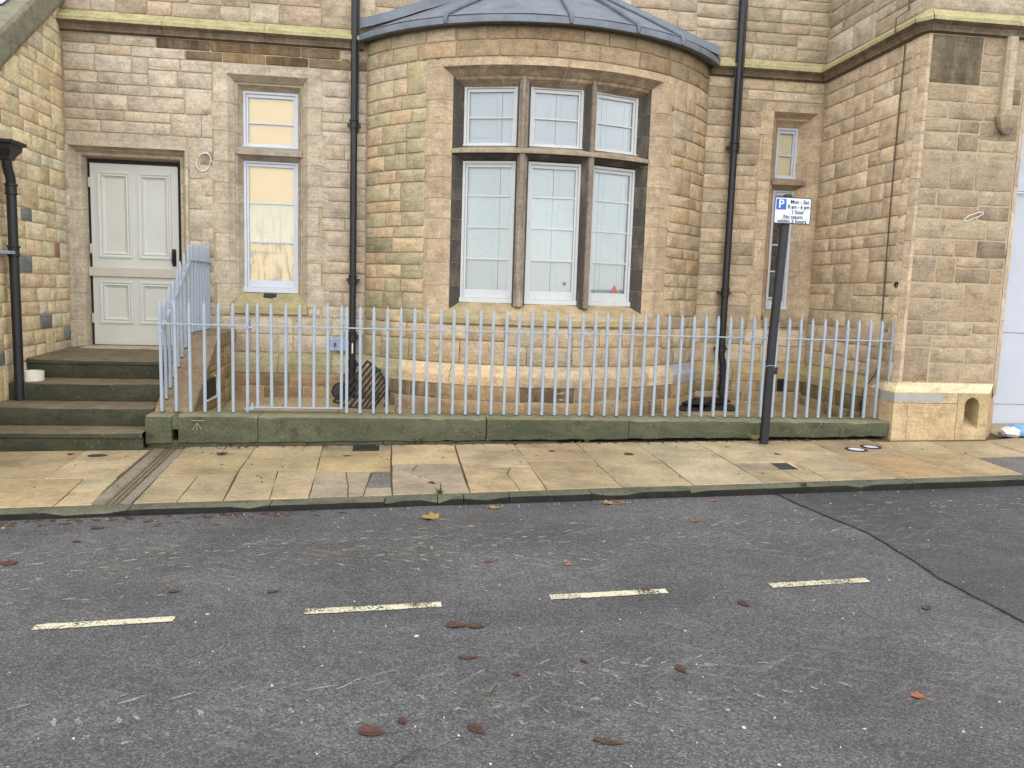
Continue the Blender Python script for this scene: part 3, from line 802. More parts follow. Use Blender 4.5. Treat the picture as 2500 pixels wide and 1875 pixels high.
# cracked grey flag
C0 = (.165, 6.33)
gc = [(-.08, kb(-.08)), (.27, kb(.27)), (.50, kb(.5)), (.49, 6.06), (.485, 6.42), (.48, 6.74), (.12, 6.75), (-.1, 6.75), (-.095, 6.62), (-.085, 6.1)]
flag([gc[8], C0, (.07, 6.50), gc[6], gc[7]], G(0), g=.003); flag([gc[6], (.07, 6.50), C0, gc[4], gc[5]], G(1), g=.003); flag([C0, (.29, 6.12), gc[3], gc[4]], G(0), g=.003)
flag([gc[9], (.29, 6.12), C0, gc[8]], G(2), g=.003); flag([gc[0], gc[1], (.29, 6.12), gc[9]], G(1), g=.003); flag([gc[1], gc[2], gc[3], (.29, 6.12)], G(2), g=.003)
flag([(-.1, 6.75), (.48, 6.74), (.48, PT), (-.12, PT)], tuple(S(210, 186, 140)[:3]))
# cracked sandy flag, then the regular pairs
flag([(.5, kb(.5)), (.88, kb(.88)), (.87, 6.12), (.84, 6.36), (.90, 6.59), (.49, 6.59)], tuple(S(208, 182, 138)[:3]), g=.003); flag([(.88, kb(.88)), (1.09, kb(1.09)), (1.08, 6.60), (.90, 6.59), (.84, 6.36), (.87, 6.12)], tuple(S(208, 184, 140)[:3]), g=.003)
flag([(.49, 6.59), (1.08, 6.60), (1.05, PT), (.48, PT)])
col2(1.09, 1.69, 6.79, 1.05, 1.66); col2(1.69, 2.28, 6.63, 1.66, 2.27); col2(2.28, 2.89, 6.82, 2.27, 2.87, tuple(S(206, 190, 156)[:3]), tuple(S(206, 190, 156)[:3]))
flag([(2.89, kb(2.89)), (3.24, kb(3.2)), (3.22, 6.35), (2.89, 6.35)]); flag([(3.24, kb(3.2)), (3.46, kb(3.46)), (3.465, 6.35), (3.22, 6.35)])
flag([(2.89, 6.35), (3.2, 6.35), (3.21, 6.62), (2.89, 6.63)], G(0)); flag([(3.42, 6.35), (3.465, 6.35), (3.467, 6.63), (3.43, 6.63)])
flag([(2.89, 6.63), (3.467, 6.63), (3.45, PT), (2.87, PT)], tuple(S(208, 190, 152)[:3]))
flag([(3.46, kb(3.46)), (4.07, kb(4.07)), (4.075, 6.27), (3.465, 6.25)]); col2(3.465, 4.075, 6.80, 3.45, 4.03) if False else None
flag([(3.465, 6.25), (4.075, 6.27), (4.06, 6.84), (3.46, 6.80)], tuple(S(196, 176, 144)[:3])); flag([(3.46, 6.80), (4.06, 6.84), (4.03, PT), (3.45, PT)])
col2(4.07, 4.70, 6.84, 4.03, 4.72, tuple(S(182, 158, 126)[:3]), tuple(S(196, 162, 116)[:3])); col2(4.70, 5.28, 6.87, 4.72, 5.33, None, tuple(S(194, 168, 122)[:3]), 7.42)
flag([(5.28, kb(5.28)), (5.9, kb(5.9)), (5.94, 6.72), (5.31, 6.70)], None, 'tarfill', 'tar_infill'); flag([(5.9, kb(5.9)), (7.2, kb(7.2)), (7.2, 6.75), (5.94, 6.72)], None, 'tarfill', 'tar_infill')
flag([(5.31, 6.70), (5.94, 6.72), (5.96, 7.42), (5.33, 7.42)]); flag([(5.94, 6.72), (6.6, 6.74), (6.62, 7.6), (5.96, 7.42)]); flag([(6.6, 6.74), (7.3, 6.76), (7.3, 7.7), (6.62, 7.6)])
flag([(6.28, 7.65), (7.4, 7.75), (7.4, 8.34), (6.5, 8.34)]); flag([(7.2, 6.2), (8.2, 6.25), (8.2, 6.75), (7.2, 6.75)])

# ---- kerb
mb = MB(); mb.poly([(-8, ky(-8) + .02, zr(-8, 5.5) - .01), (10, ky(10) + .02, zr(10, 6) - .01), (10, ky(10) + .15, zr(10, 6) - .01), (-8, ky(-8) + .15, zr(-8, 5.5) - .01)])
kerb = tag(mb.build('kerb', M['joint']), kind='structure')
kface = fixed_stone('wet_dirty_kerb_face', (46, 45, 39), .5, bump=.6, pits=.2, soot=(24, 24, 22))
kj = [-5.0, -3.9, -2.9, -1.86, -.926, -.13, .25, .44, .78, 1.41, 2.2, 3.15, 4.12, 5.1, 6.2, 7.4]
for a, b in zip(kj, kj[1:]):
    g = .004; a_, b_ = a + g, b - g; n = max(2, int((b - a) / .12)); R = []
    dz = rng.uniform(-.004, .004); oy = rng.uniform(-.006, .006)
    for i in range(n + 1):
        x = a_ + (b_ - a_) * i / n; y = ky(x) + oy; t = zp(x, y + .07) + dz
        w1, w2 = rng.uniform(-.004, .004), rng.uniform(-.005, .003)
        chip = rng.uniform(.012, .03) if rng.random() < .12 else 0
        R.append([(x, y + w1, zr(x, y) - .03), (x, y + w1, t - .013 - chip), (x, y + .006 + w1, t - .004 + w2 * .5 - chip), (x, y + .026 + chip, t + w2 * .5 - chip * .4), (x, y + .146, t), (x, y + .146, zr(x, y) - .03)])
    mb = MB(); mb.rings([list(r) for r in R], 0, True, True, True)
    mb.m = [0] * len(mb.f)
    for k_ in range(len(R) - 1):
        for j_ in (0, 1): mb.m[k_ * 6 + j_] = 1
    o = mb.build('kerb_stone', [M['algae'], kface], kerb, smooth=True)
    o.color = (*pick([(116, 114, 100), (104, 104, 92), (124, 120, 104)], rng), rng.uniform(.15, .4))

# ---- paved area behind the railing
def zf_(x, y): return .145 - .042 * (F - y)
mb = MB(); mb.poly([(-2.0, 7.7, zf_(0, 7.7) - .02), (5.3, 7.7, zf_(0, 7.7) - .02), (5.3, F + .1, zf_(0, F) - .02), (-2.0, F + .1, zf_(0, F) - .02)])
area = tag(mb.build('area_floor', M['joint']), kind='structure')
xs = [-1.97, -1.35, -.72, -.1, .55, 1.2, 1.9, 2.6, 3.2, 3.85, 4.5, 5.1]
for i, (a, b) in enumerate(zip(xs, xs[1:])):
    for c, e in ((7.9, 8.5), (8.5, 9.1), (9.1, F)):
        if XB - 1.6 < (a + b) / 2 < XB + 1.6 and c > 8.9: continue
        s = .12 if (i % 2 and False) else 0
        flag([(a, c), (b, c), (b, e), (a, e)], pick([(190, 166, 124), (180, 156, 118), (196, 174, 132)], rng), par=area, zf=zf_)

# ================================================================== BUILDINGS
rs = random.Random(21)
# ---------------- gabled wing on the left
wing = tag(empty('gabled_wing', (LX, 8.4, 0)), 'yellowish rubble stone wing with a sloping coped gable beside the door', 'building')
wing.location = (0, 0, 0)
def cop(y): return 3.437 + (y - 8.295) * .735                     # underside of coping
mb = MB(); yy = [6.6, 7.4, 8.0, 8.6, 9.2, F]
for a, b in zip(yy, yy[1:]): mb.poly([P_left(a, 0, -.15), P_left(b, 0, -.15), P_left(b, 0, cop(b) + .05), P_left(a, 0, cop(a) + .05)])
mb.poly([P_left(6.6, 0, -.15), P_left(6.6, 0, cop(6.6)), (LX - 3, 6.6, cop(6.6)), (LX - 3, 6.6, -.15)])
wall = mb.build('side_wall', M['mortar'], wing, fix=False)
for (a, b, c, e) in layout(7.35, F, .0, 4.55, bh=.30, lw=(.17, .42), tall=.3, rng=rs):
    if c > cop(b) - .02: continue
    top = min(e, cop((a + b) / 2) - .01)
    if top - c < .05: continue
    r = rs.random()
    colr = pick(PAL_LEFT, rs)
    if r < .06: colr = pick([(138, 142, 136)], rs)
    elif r < .08: colr = pick([(158, 116, 104)], rs)
    if b < 8.25 and c < 1.6: colr = tuple(x * y for x, y in zip(colr, (.9, .95, .82)))
    stone(P_left, a, b, c, top, wall, colr, 0.0 if rs.random() < .9 else .2, rough=1.5, rng=rs)
cw = [6.5, 7.5, 8.36, 8.86, 9.5, F + .02]
for a, b in zip(cw, cw[1:]):
    mb = MB(); g = .004; R = []
    for y in (a + g, (a + b) / 2, b - g):
        z = cop(y); R.append([(LX + .06, y, z), (LX + .075, y, z + .06), (LX + .075, y, z + .30), (LX + .05, y, z + .345), (LX - .22, y, z + .36), (LX - .22, y, z)])
    mb.rings(R, 0, True, True, True); o = mb.build('coping_stone', M['mossy'], wing, bevel=.008); o.data.materials[0] = M['dressed']; o.color = (*pick([(146, 142, 120), (138, 136, 116), (150, 146, 124)], rs), .12)
roof = MB(); roof.poly([(LX - .2, 6.4, cop(6.4) + .2), (LX - 3, 6.4, cop(6.4) + .2), (LX - 3, F, cop(F) + .2), (LX - .2, F, cop(F) + .2)]); roof = roof.build('roof', M['darkgap'], wing)
sl = None
for r in range(9):
    for k in range(4):
        y = 7.9 + r * .19; x = LX - .10 - k * .26 - (.13 if r % 2 else 0)
        mb = MB(); q = [(x, y - .05), (x - .255, y - .05), (x - .255, y + .19), (x, y + .19)]
        mb.v = [(a, b, cop(b) + .372 + (.012 if b < y else 0)) for a, b in q] + [(a, b, cop(b) + .380 + (.012 if b < y else 0)) for a, b in q]
        mb.f = [(0, 1, 2, 3), (7, 6, 5, 4), (0, 4, 5, 1), (1, 5, 6, 2), (2, 6, 7, 3), (3, 7, 4, 0)]; mb.m = [0] * 6
        mb.build('slate', M['slate'], roof)

# ---------------- main house front
house = tag(empty('stone_house'), 'tan sandstone house front with panelled door, tall windows and string course', 'building')
B0, B1 = -.485, 3.595                                        # where the bow bay meets the front
DO = (-3.745, -2.505, .66, 2.927)                            # door opening (outer arris)
W1 = (-2.035, -1.150, 1.20, 3.797)
W2 = (4.462, 5.035, 1.20, 3.765)
jam = .16
def hole_front(u, v):
    for (a, b, c, e) in (DO, W1, W2):
        if a < u < b and c < v < e: return True
    return B0 + .05 < u < B1 - .05 and v < 4.25
us = sorted({LX, DO[0], DO[1], W1[0], W1[1], B0 + .05, B1 - .05, W2[0], W2[1], 5.12}); vv = sorted({-.1, .66, 1.20, DO[3], W1[3], W2[3], 4.25, 5.3})
front = sheet(P_front, us, vv, hole_front).build('front_wall', M['mortar'], house, fix=False)
H = [(DO[0] - .05, DO[1] + jam, 0, DO[3] + .15), (W1[0] - jam, W1[1] + jam, 1.08, W1[3] + .115), (W2[0] - jam, 5.2, 1.08, W2[3] + .12)]
for (a, b, c, e) in layout(LX + .012, B0, .66, 4.13, H[:2], bh=.32, rng=rs, extra=(4.02,)):
    so = 0.0; colr = pick(PAL_FRONT, rs)
    if c > 3.75 and -2.75 < (a + b) / 2 < -.7:
        if c > 3.88: so = rs.uniform(.2, .7) if (a + b) / 2 < -1.0 else rs.uniform(.15, .4); colr = pick([(166, 140, 106), (156, 130, 98), (150, 128, 102)], rs)
    elif rs.random() < .1: so = rs.uniform(.1, .3)
    elif rs.random() < .05: colr = pick([(176, 176, 168)], rs)
    if (a + b) / 2 > -.75: colr = tuple(x * .92 for x in colr)
    stone(P_front, a, b, c, e, front, colr, so, rng=rs)
for (a, b, c, e) in layout(B1, 5.095, .66, 4.13, H[2:], bh=.32, rng=rs):
    stone(P_front, a, b, c, e, front, tuple(x * .95 for x in pick(PAL_SIDE, rs)), rs.uniform(.15, .32) if abs((a + b) / 2 - 3.95) < .2 else (0.0 if rs.random() < .9 else .2), rng=rs)
for (u0, u1, top) in ((LX, -.4, 4.70), (-.4, 3.4, 5.28), (3.4, 5.095, 5.22)):
    for (a, b, c, e) in layout(u0, u1, 4.36, top, bh=.29, lw=(.24, .55), tall=.3, rng=rs):
        ax = abs((a + b) / 2 - XB)
        if e < 5.14 - .36 * ax and ax < 2.0: continue          # behind the lead roof
        stone(P_front, a, b, c, e, front, pick(PAL_UP, rs), 0.0 if rs.random() < .85 else .25, rough=1.5, rng=rs)
# stones low on the wall, behind the railing: chamfered plinth then footings
def plinth(P, u0, u1, parent, usub, top=.656, edge=.535, bot=.08, d=.085, seed=3, joints=.62, pals=(PAL_PLINTH, PAL_PLINTH), seq=None):
    kseq = 0
    r = random.Random(seed)
    x = u0
    while x < u1 - 1e-4:
        w = r.uniform(.7, 1.3) * joints
        if u1 - x - w < .25: w = u1 - x
        n = max(1, int(w / usub)); R = []
        for i in range(n + 1):
            u = x + .003 + (w - .006) * i / n
            R.append([P(u, 0, top), P(u, d - .006, edge + .012), P(u, d, edge), P(u, d, edge - .10), P(u, -.02, edge - .10)])
        mb = MB(); mb.rings(R, 0, False)
        o = mb.build('plinth_course', M['dressed'], parent, fix=False); c = pick(pals[0], r)
        if seq: c = pick([seq[min(kseq, len(seq) - 1)]], r); kseq += 1
        o.color = (*c, 0.0)
        x += w
    # footing blocks
    for (a, b, c, e) in layout(u0, u1, bot, edge - .10, bh=.19, lw=(.28, .62), tall=.2, rng=r):
        stone(lambda u, dd, v: P(u, d - .012 + dd, v), a, b, c, e, parent, pick(pals[1], r), 0.0 if r.random() < .8 else r.uniform(.3, .6), mat='dressed' if r.random() < .6 else 'rubble', rng=r, gap=.005)
    n = max(2, int((u1 - u0) / usub)); mb = sheet(P, [u0 + (u1 - u0) * i / n for i in range(n + 1)], [bot - .1, edge - .1], None, d - .012)
    mb.build('footing_mortar', M['mortar'], parent, fix=False)
plinth(P_front, -2.0, B0 + .1, front, 9, seed=4, pals=([(172, 162, 126), (180, 166, 132), (184, 168, 138)], [(160, 134, 100), (172, 146, 110), (146, 126, 98)]))
plinth(P_front, B1 - .1, 5.10, front, 9, seed=9, pals=([(190, 168, 122), (178, 158, 118)], [(172, 150, 120), (186, 160, 122), (158, 138, 110)]))

# string course, mitred round the projecting wing
CPROF = [(0.0, 4.362), (.125, 4.262), (.125, 4.225), (.105, 4.212), (.075, 4.195), (.055, 4.165), (.05, 4.145), (.0, 4.135)]
def string_course(path, parent, nrm, seed=1, cuts=1.1):
    """path: plan points; nrm: outward normal of each segment"""
    r = random.Random(seed)
    # mitre directions
    offs = []
    for i in range(len(path)):
        if i == 0: offs.append(nrm[0])
        elif i == len(path) - 1: offs.append(nrm[-1])
        else:
            b = nrm[i - 1] + nrm[i]; offs.append(b / (1 + nrm[i - 1].dot(nrm[i])))
    for i in range(len(path) - 1):
        a, b = path[i], path[i + 1]; L = (b - a).length; n = max(1, round(L / cuts))
        for k in range(n):
            t0, t1 = k / n, (k + 1) / n; g = .002 / L
            R = []
            for t in (t0 + g, t1 - g):
                p = a.lerp(b, t); o = offs[i].lerp(offs[i + 1], t) if False else None
                row = []
                for d, z in CPROF:
                    pa = a + offs[i] * d; pb = b + offs[i + 1] * d; q = pa.lerp(pb, t); row.append((q.x, q.y, z))
                R.append(row)
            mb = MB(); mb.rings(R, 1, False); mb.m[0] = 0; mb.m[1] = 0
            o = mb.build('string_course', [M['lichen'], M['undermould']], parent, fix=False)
            o.color = (*pick([(196, 186, 134), (190, 178, 130)], r), .0)
            o2 = None
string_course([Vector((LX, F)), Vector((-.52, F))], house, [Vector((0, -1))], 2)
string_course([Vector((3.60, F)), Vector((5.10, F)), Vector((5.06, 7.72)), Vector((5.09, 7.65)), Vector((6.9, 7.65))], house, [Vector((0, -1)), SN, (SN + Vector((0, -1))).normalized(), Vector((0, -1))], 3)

# added dark shell close behind the front keeps sky light out of openings
mb = MB(); mb.box(LX - .3, 5.4, F + .55, F + .60, -.1, 5.3); mb.box(LX - .3, 5.4, F + .06, F + .60, 5.3, 5.34); mb.box(LX - .34, LX - .3, F + .06, F + .6, -.1, 5.3); mb.box(5.4, 5.44, F + .06, F + .6, -.1, 5.3)
mb.build('sky_blocking_shell', M['darkgap'], house)
# --- doorway
DPROF = [(0, 0), (.022, -.07), (.03, -.075), (.055, -.13), (.085, -.135), (.093, -.18), (.105, -.26)]
surround(P_front, DO[0], DO[1], DO[2], DO[3], DPROF, house, .27, (.035, .035), PAL_DRESS, .0, .15, .02, rng=rs, soot_from=1, soothead=.12)
for (a, b, c, e) in [(-2.50 + .04, -2.23, 2.62, 3.07), (-2.465, -2.2, .7, .98), (-2.465, -2.28, .98, 1.26), (-2.465, -2.2, 1.26, 1.6), (-2.465, -2.25, 1.6, 1.93), (-2.465, -2.2, 1.93, 2.28), (-2.465, -2.28, 2.28, 2.62)]:
    stone(P_front, a, b, c, e, front, pick(PAL_DRESS, rs), 0, mat='dressed', rough=.4, gap=.004, rng=rs)
for (a, b, c, e) in layout(-2.2, W1[0] - jam, .66, 1.08, bh=.3, rng=rs): pass
mb = MB(); mb.box(DO[0] + .07, DO[1] - .07, F + .282, F + .33, .62, DO[3] - .06); 
mb.build('door_frame', M['darkgap'], house)
dx0, dx1, dz0, dz1 = -3.606, -2.648, .697, 2.772
dm = MB(); Yd = F + .235
# stiles and rails (proud of the sunk panels)
def fr(a, b, c, e, y0=0.0): dm.box(a, b, Yd + y0, Yd + .04, c, e)
pan = [(-3.50, -3.195, 1.735, 2.655), (-3.06, -2.755, 1.735, 2.655), (-3.505, -3.20, .975, 1.41), (-3.06, -2.755, .975, 1.41)]
fr(dx0, pan[0][0], dz0, dz1); fr(pan[1][1], dx1, dz0, dz1)
fr(pan[0][0], pan[1][1], 2.655, dz1); fr(pan[0][0], pan[1][1], 1.41, 1.735); fr(pan[0][0], pan[1][1], dz0, .975)
fr(pan[0][1], pan[1][0], .975, 1.41); fr(pan[0][1], pan[1][0], 1.735, 2.655)
door = dm.build('door', M['doorpaint'], house)
for (a, b, c, e) in pan:
    mb = MB()
    for k, (o, d) in enumerate(((0, -.010), (.018, -.016), (.034, .002), (.05, .010))):
        pass
    rings = []
    for o, y in ((-.03, 0), (-.03, -.014), (-.012, -.016), (.004, -.004), (.018, -.012), (.032, .008), (.05, .016)):
        rings.append([(a + o, Yd + y, c + o), (b - o, Yd + y, c + o), (b - o, Yd + y, e - o), (a + o, Yd + y, e - o)])
    mb.rings(rings, 0, True, False, True)
    mb.build('panel', M['doorpaint'], door)
mb = MB(); mb.box(dx0 - .035, dx1 + .02, Yd - .03, Yd - .002, 1.492, 1.594); 
for xx in (dx0 - .01, dx0 + .3, dx1 - .2):
    for zz in (1.515, 1.57): mb.box(xx, xx + .008, Yd - .032, Yd - .03, zz, zz + .008)
mb.build('nailed_board', M['boardpaint'], door, bevel=.003)
mb = MB(); mb.tube([(-2.70, Yd - .004, 1.80), (-2.70, Yd - .05, 1.79), (-2.70, Yd - .055, 1.70), (-2.70, Yd - .05, 1.66), (-2.70, Yd - .004, 1.65)], [.012, .016, .018, .014, .01], 8)
mb.box(-2.722, -2.678, Yd - .006, Yd - .0005, 1.63, 1.83); mb.build('handle', M['iron'], door, smooth=True)
for zz in (2.5, 1.75, .95):
    mb = MB(); mb.box(dx0 - .022, dx0 + .004, Yd - .01, Yd + .02, zz, zz + .11); mb.build('hinge', M['boardpaint'], door, bevel=.002)
mb = MB(); mb.box(-3.64, -2.61, F - .12, F + .26, .60, .690); mb.build('doorsill', M['dressed'], house, bevel=.006).color = (*S(206, 186, 160)[:3], 0)

# --- tall window with blind
WPROF = [(0, 0), (.062, -.085), (.068, -.1), (.085, -.105), (.11, -.16), (.135, -.2)]
surround(P_front, W1[0], W1[1], 1.20, W1[3], WPROF, house, .30, (.14, .24), PAL_DRESS, .22, .115, .14, rng=rs, soothead=.12)
def transom(P, ua, ub, z0, z1, parent, usub=1, dn=-.085, db=-.2, soot=.25, nose=None):
    mb = MB(); R = []
    for i in range(usub + 1):
        u = ua + (ub - ua) * i / usub
        R.append([P(u, db, z1 + .045), P(u, dn, z1), P(u, dn + .004, z1 - .012), P(u, dn + .004, z0 + .006), P(u, dn, z0), P(u, dn - .04, z0 + .004), P(u, dn - .07, z0 - .025), P(u, db, z0 - .055)])
    mb.rings(R, 0, False, False, False)
    return mb
mb = transom(P_front, W1[0] + .065, W1[1] - .065, 2.93, 3.0, house); o = mb.build('transom', M['dressed'], house, fix=False); o.color = (*S(180, 168, 150)[:3], .12)
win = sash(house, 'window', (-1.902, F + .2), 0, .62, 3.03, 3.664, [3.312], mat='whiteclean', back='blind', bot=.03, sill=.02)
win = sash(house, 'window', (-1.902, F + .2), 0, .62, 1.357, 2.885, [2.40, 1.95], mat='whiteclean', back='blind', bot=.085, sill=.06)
def sloping_sill(P, ua, ub, zt, zf, zb, parent, usub=1, d0=-.2, d1=.03, ins=.1, mat='mossy'):
    mb = MB(); R = []
    for i in range(usub + 1):
        t = i / usub; u = ua + (ub - ua) * t; ui = ua + ins + (ub - ua - 2 * ins) * t
        R.append([P(ui, d0, zt), P(u, d1 - .006, zf + .005), P(u, d1, zf), P(u, d1, zb), P(u, d1 - .015, zb - .01), P(u, -.02, zb - .02)])
    mb.rings(R, 0, False); 
    mb.poly(R[0][::-1]); mb.poly(R[-1])
    return mb.build('window_sill', M[mat], parent, fix=False)
sloping_sill(P_front, W1[0] + .03, W1[1] + .0, 1.36, 1.20, 1.115, house).color = (*S(186, 172, 134)[:3], 0)
for (a, b) in ((W1[0] - .14, W1[0] + .03), (W1[1], W1[1] + .14)): stone(P_front, a, b, 1.085, 1.2, front, pick(PAL_DRESS, rs), 0, mat='dressed', rng=rs, gap=.004)
mb = MB(); mb.prism([(-1.675, F + .12), (-1.64, F + .10), (-1.57, F + .095), (-1.52, F + .125), (-1.53, F + .18), (-1.67, F + .18)], 1.322, 1.334, P=lambda x, y, z: (x, y, z + (y - F - .15) * .5)); mb.build('slate_wedge', M['iron'], house)

# --- narrow window by the projecting wing
surround(P_front, W2[0], W2[1], 1.20, W2[3], [(0, 0), (.05, -.085), (.06, -.1), (.075, -.105), (.11, -.16), (.15, -.2)], house, .32, (.14, .22), PAL_SIDE, .12, .1, .12, rng=rs, soothead=.15)
mb = transom(P_front, W2[0] + .06, W2[1] - .06, 2.895, 2.95, house); o = mb.build('transom', M['dressed'], house, fix=False); o.color = (*S(168, 152, 130)[:3], .1)
sash(house, 'window', (4.609, F + .2), 0, .279, 2.985, 3.618, [3.28], mat='whiteclean', back='blindpale', bot=.03, sill=.02, fr=.04)
win = sash(house, 'window', (4.609, F + .2), 0, .279, 1.333, 2.85, [2.55, 2.16, 1.82, 1.48], mat='whiteclean', back='blindpale', bot=.06, sill=.05, fr=.03)
# leaded lower panes: dark glass with cames
mb = MB(); mb.box(.03, .235, .06, .064, 1.82, 2.56); lg = mb.build('leaded_light', M['leadglass'], win)
mb = MB()
for k in range(5):
    zc = 1.88 + k * .15
    for (x0, z0, x1, z1) in ((.03, zc - .06, .13, zc + .015), (.13, zc + .015, .235, zc - .06), (.03, zc + .09, .13, zc + .015), (.13, zc + .015, .235, zc + .09)):
        mb.tube([(x0, .058, z0), (x1, .058, z1)], .003, 5)
mb.tube([(.1, .058, 1.82), (.1, .058, 2.56)], .003, 5); mb.tube([(.165, .058, 1.82), (.165, .058, 2.56)], .003, 5)
mb.build('lead_came', M['greylabel'], win)
mb = MB(); mb.box(.03, .235, .05, .07, 1.48, 1.815); mb.build('grey_board', M['greylabel'], win)
sloping_sill(P_front, W2[0] + .02, 5.04, 1.335, 1.2, 1.12, house, ins=.1, mat='dressed').color = (*S(176, 158, 130)[:3], 0)

# ---------------- bow window bay
bay = tag(empty('bow_window_bay'), 'curved sandstone bow bay with a six-light mullioned window and grey lead roof', 'bay window')
UB = AB * RB
deg = lambda a: math.radians(a) * RB
O0, O1, OZ0, OZ1 = deg(-29.3), deg(30.4), 1.20, 3.822
us = sorted({*[-UB + 2 * UB * i / 44 for i in range(45)], O0, O1})
bwall = sheet(P_bay, us, [-.05, OZ0, OZ1, 4.30], lambda u, v: O0 < u < O1 and OZ0 < v < OZ1).build('bay_wall', M['mortar'], bay, smooth=True, fix=False)
rb = random.Random(33)
for (a, b, c, e) in layout(-UB + .01, UB - .01, .66, 4.225, [(O0 - .2, O1 + .2, 1.08, 3.905)], bh=.31, lw=(.2, .5), tall=.2, rng=rb, extra=(4.075,)):
    u = (a + b) / 2
    colr = pick(PAL_BAYG if (u < -1.45 and rb.random() < .6) else PAL_BAY, rb); so = 0.0
    if c > 3.85 and u > -1.0: colr = pick([(182, 158, 126), (174, 148, 116), (188, 168, 138), (178, 156, 126)], rb); so = rb.uniform(.0, .2)
    elif rb.random() < .08: so = rb.uniform(.1, .3)
    if u > 1.5: colr = tuple(x * .93 for x in colr)
    stone(lambda u, d, v: P_bay(u, d + .003, v), a, b, c, e, bwall, colr, so, rng=rb, rough=1.1)
BPROF = [(0, 0), (.035, -.05), (.078, -.1), (.082, -.112), (.11, -.13), (.14, -.18), (.165, -.22)]
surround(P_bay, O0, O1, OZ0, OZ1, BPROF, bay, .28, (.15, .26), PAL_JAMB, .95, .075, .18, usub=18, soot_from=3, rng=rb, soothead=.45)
# mullions and transom
for a in (-8.45, 10.25):
    c0 = deg(a)
    for (z0, z1, nw) in ((1.30, 2.94, .030), (2.975, 3.74, .020)):
        mb = MB(); sec = [(-.078, -.225), (-.075, -.19), (-.055, -.15), (-nw, -.125), (-nw + .004, -.098), (nw - .004, -.098), (nw, -.125), (.055, -.15), (.075, -.19), (.078, -.225)]
        mb.rings([[P_bay(c0 + u, d, z) for u, d in sec] for z in (z0, z1)], 0, False)
        dark = (5, 6, 7, 8) if a < 0 else (0, 1, 2, 3)
        mb.m = [1 if (k in (0, 1, 7, 8) or (a > 0 and k in (2,)) ) else 0 for k in range(len(mb.f))]
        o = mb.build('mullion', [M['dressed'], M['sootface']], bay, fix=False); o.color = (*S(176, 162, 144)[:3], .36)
for (a0, a1) in ((-27.4, -8.45), (-8.45, 10.25), (10.25, 28.6)):
    mb = transom(P_bay, deg(a0), deg(a1), 2.938, 2.982, bay, 8, -.085, -.225)
    mb.m = [1 if k % 7 >= 4 else 0 for k in range(len(mb.f))]
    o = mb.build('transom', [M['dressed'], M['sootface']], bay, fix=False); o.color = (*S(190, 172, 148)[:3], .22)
o = sloping_sill(P_bay, deg(-28.6), deg(29.4), 1.335, 1.165, 1.105, bay, 20, -.225, .03, .09, 'mossy'); o.color = (*S(190, 170, 134)[:3], 0)
for (a, b) in ((O0 - .2, deg(-28.6)), (deg(29.4), O1 + .2)): stone(P_bay, a, b, 1.085, 1.2, bwall, pick(PAL_BAY, rb), 0, mat='dressed', rng=rb, gap=.004)
lights = ((-25.5, -10.2, (.70,)), (-6.7, 8.5, (.5,)), (11.95, 26.7, (.22, .86)))
wins = []
for (a0, a1, lv) in lights:
    p, q = P_bay(deg(a0), -.22, 0), P_bay(deg(a1), -.22, 0)
    w = math.dist(p, q); rz = math.atan2(q[1] - p[1], q[0] - p[0])
    sash(bay, 'window', p, rz, w, 3.03, 3.672, [3.336], mat='white', back='shutter', leaves=lv, bot=.028, sill=.012)
    wins.append(sash(bay, 'window', p, rz, w, 1.331, 2.874, [2.501, 2.162, 1.815], mat='white', back='shutter', leaves=lv, bot=.095, sill=.05))
# small things stuck on the inside of the panes
mb = MB(); mb.prism([(.345, 1.495), (.425, 1.495), (.385, 1.575)], .0335, .0345, P=lambda x, z, y: (x, y, z)); mb.build('warning_sticker', M['red'], wins[2])
mb = MB(); mb.box(.44, .475, .0335, .0345, 1.55, 1.585); mb.build('small_label', M['greylabel'], wins[1])
# shutter knob
for wn_, x in ((wins[0], .36), (wins[2], .20)):
    mb = MB(); mb.lathe([(.004, .0), (.013, .006), (.013, .016), (.004, .022)], n=10)
    o = mb.build('shutter_knob', M['iron'], wn_, smooth=True); o.location = (x, .1, 2.125); o.rotation_euler = (math.radians(90), 0, 0)
# plinth of the bay
plinth(P_bay, -UB + .03, UB - .03, bwall, .1, seed=12, joints=.66, d=.075, seq=[(178, 170, 136), (238, 208, 166), (236, 206, 162), (214, 192, 160), (210, 188, 156), (214, 192, 158), (172, 172, 170), (228, 200, 158)], pals=([(214, 184, 146)], [(196, 166, 124), (180, 154, 122), (162, 142, 116), (190, 160, 118), (172, 152, 124)]))
# cement thread down the lintel
mb = MB(); pth = [P_bay(.10, .008, 3.90), P_bay(.098, .008, 3.83), P_bay(.085, -.05, 3.79), P_bay(.075, -.1, 3.745), P_bay(.06, -.15, 3.70), P_bay(.045, -.2, 3.675)]
mb.tube(pth, .006, 6); mb.build('mortar_run', M['mortar'], bay)

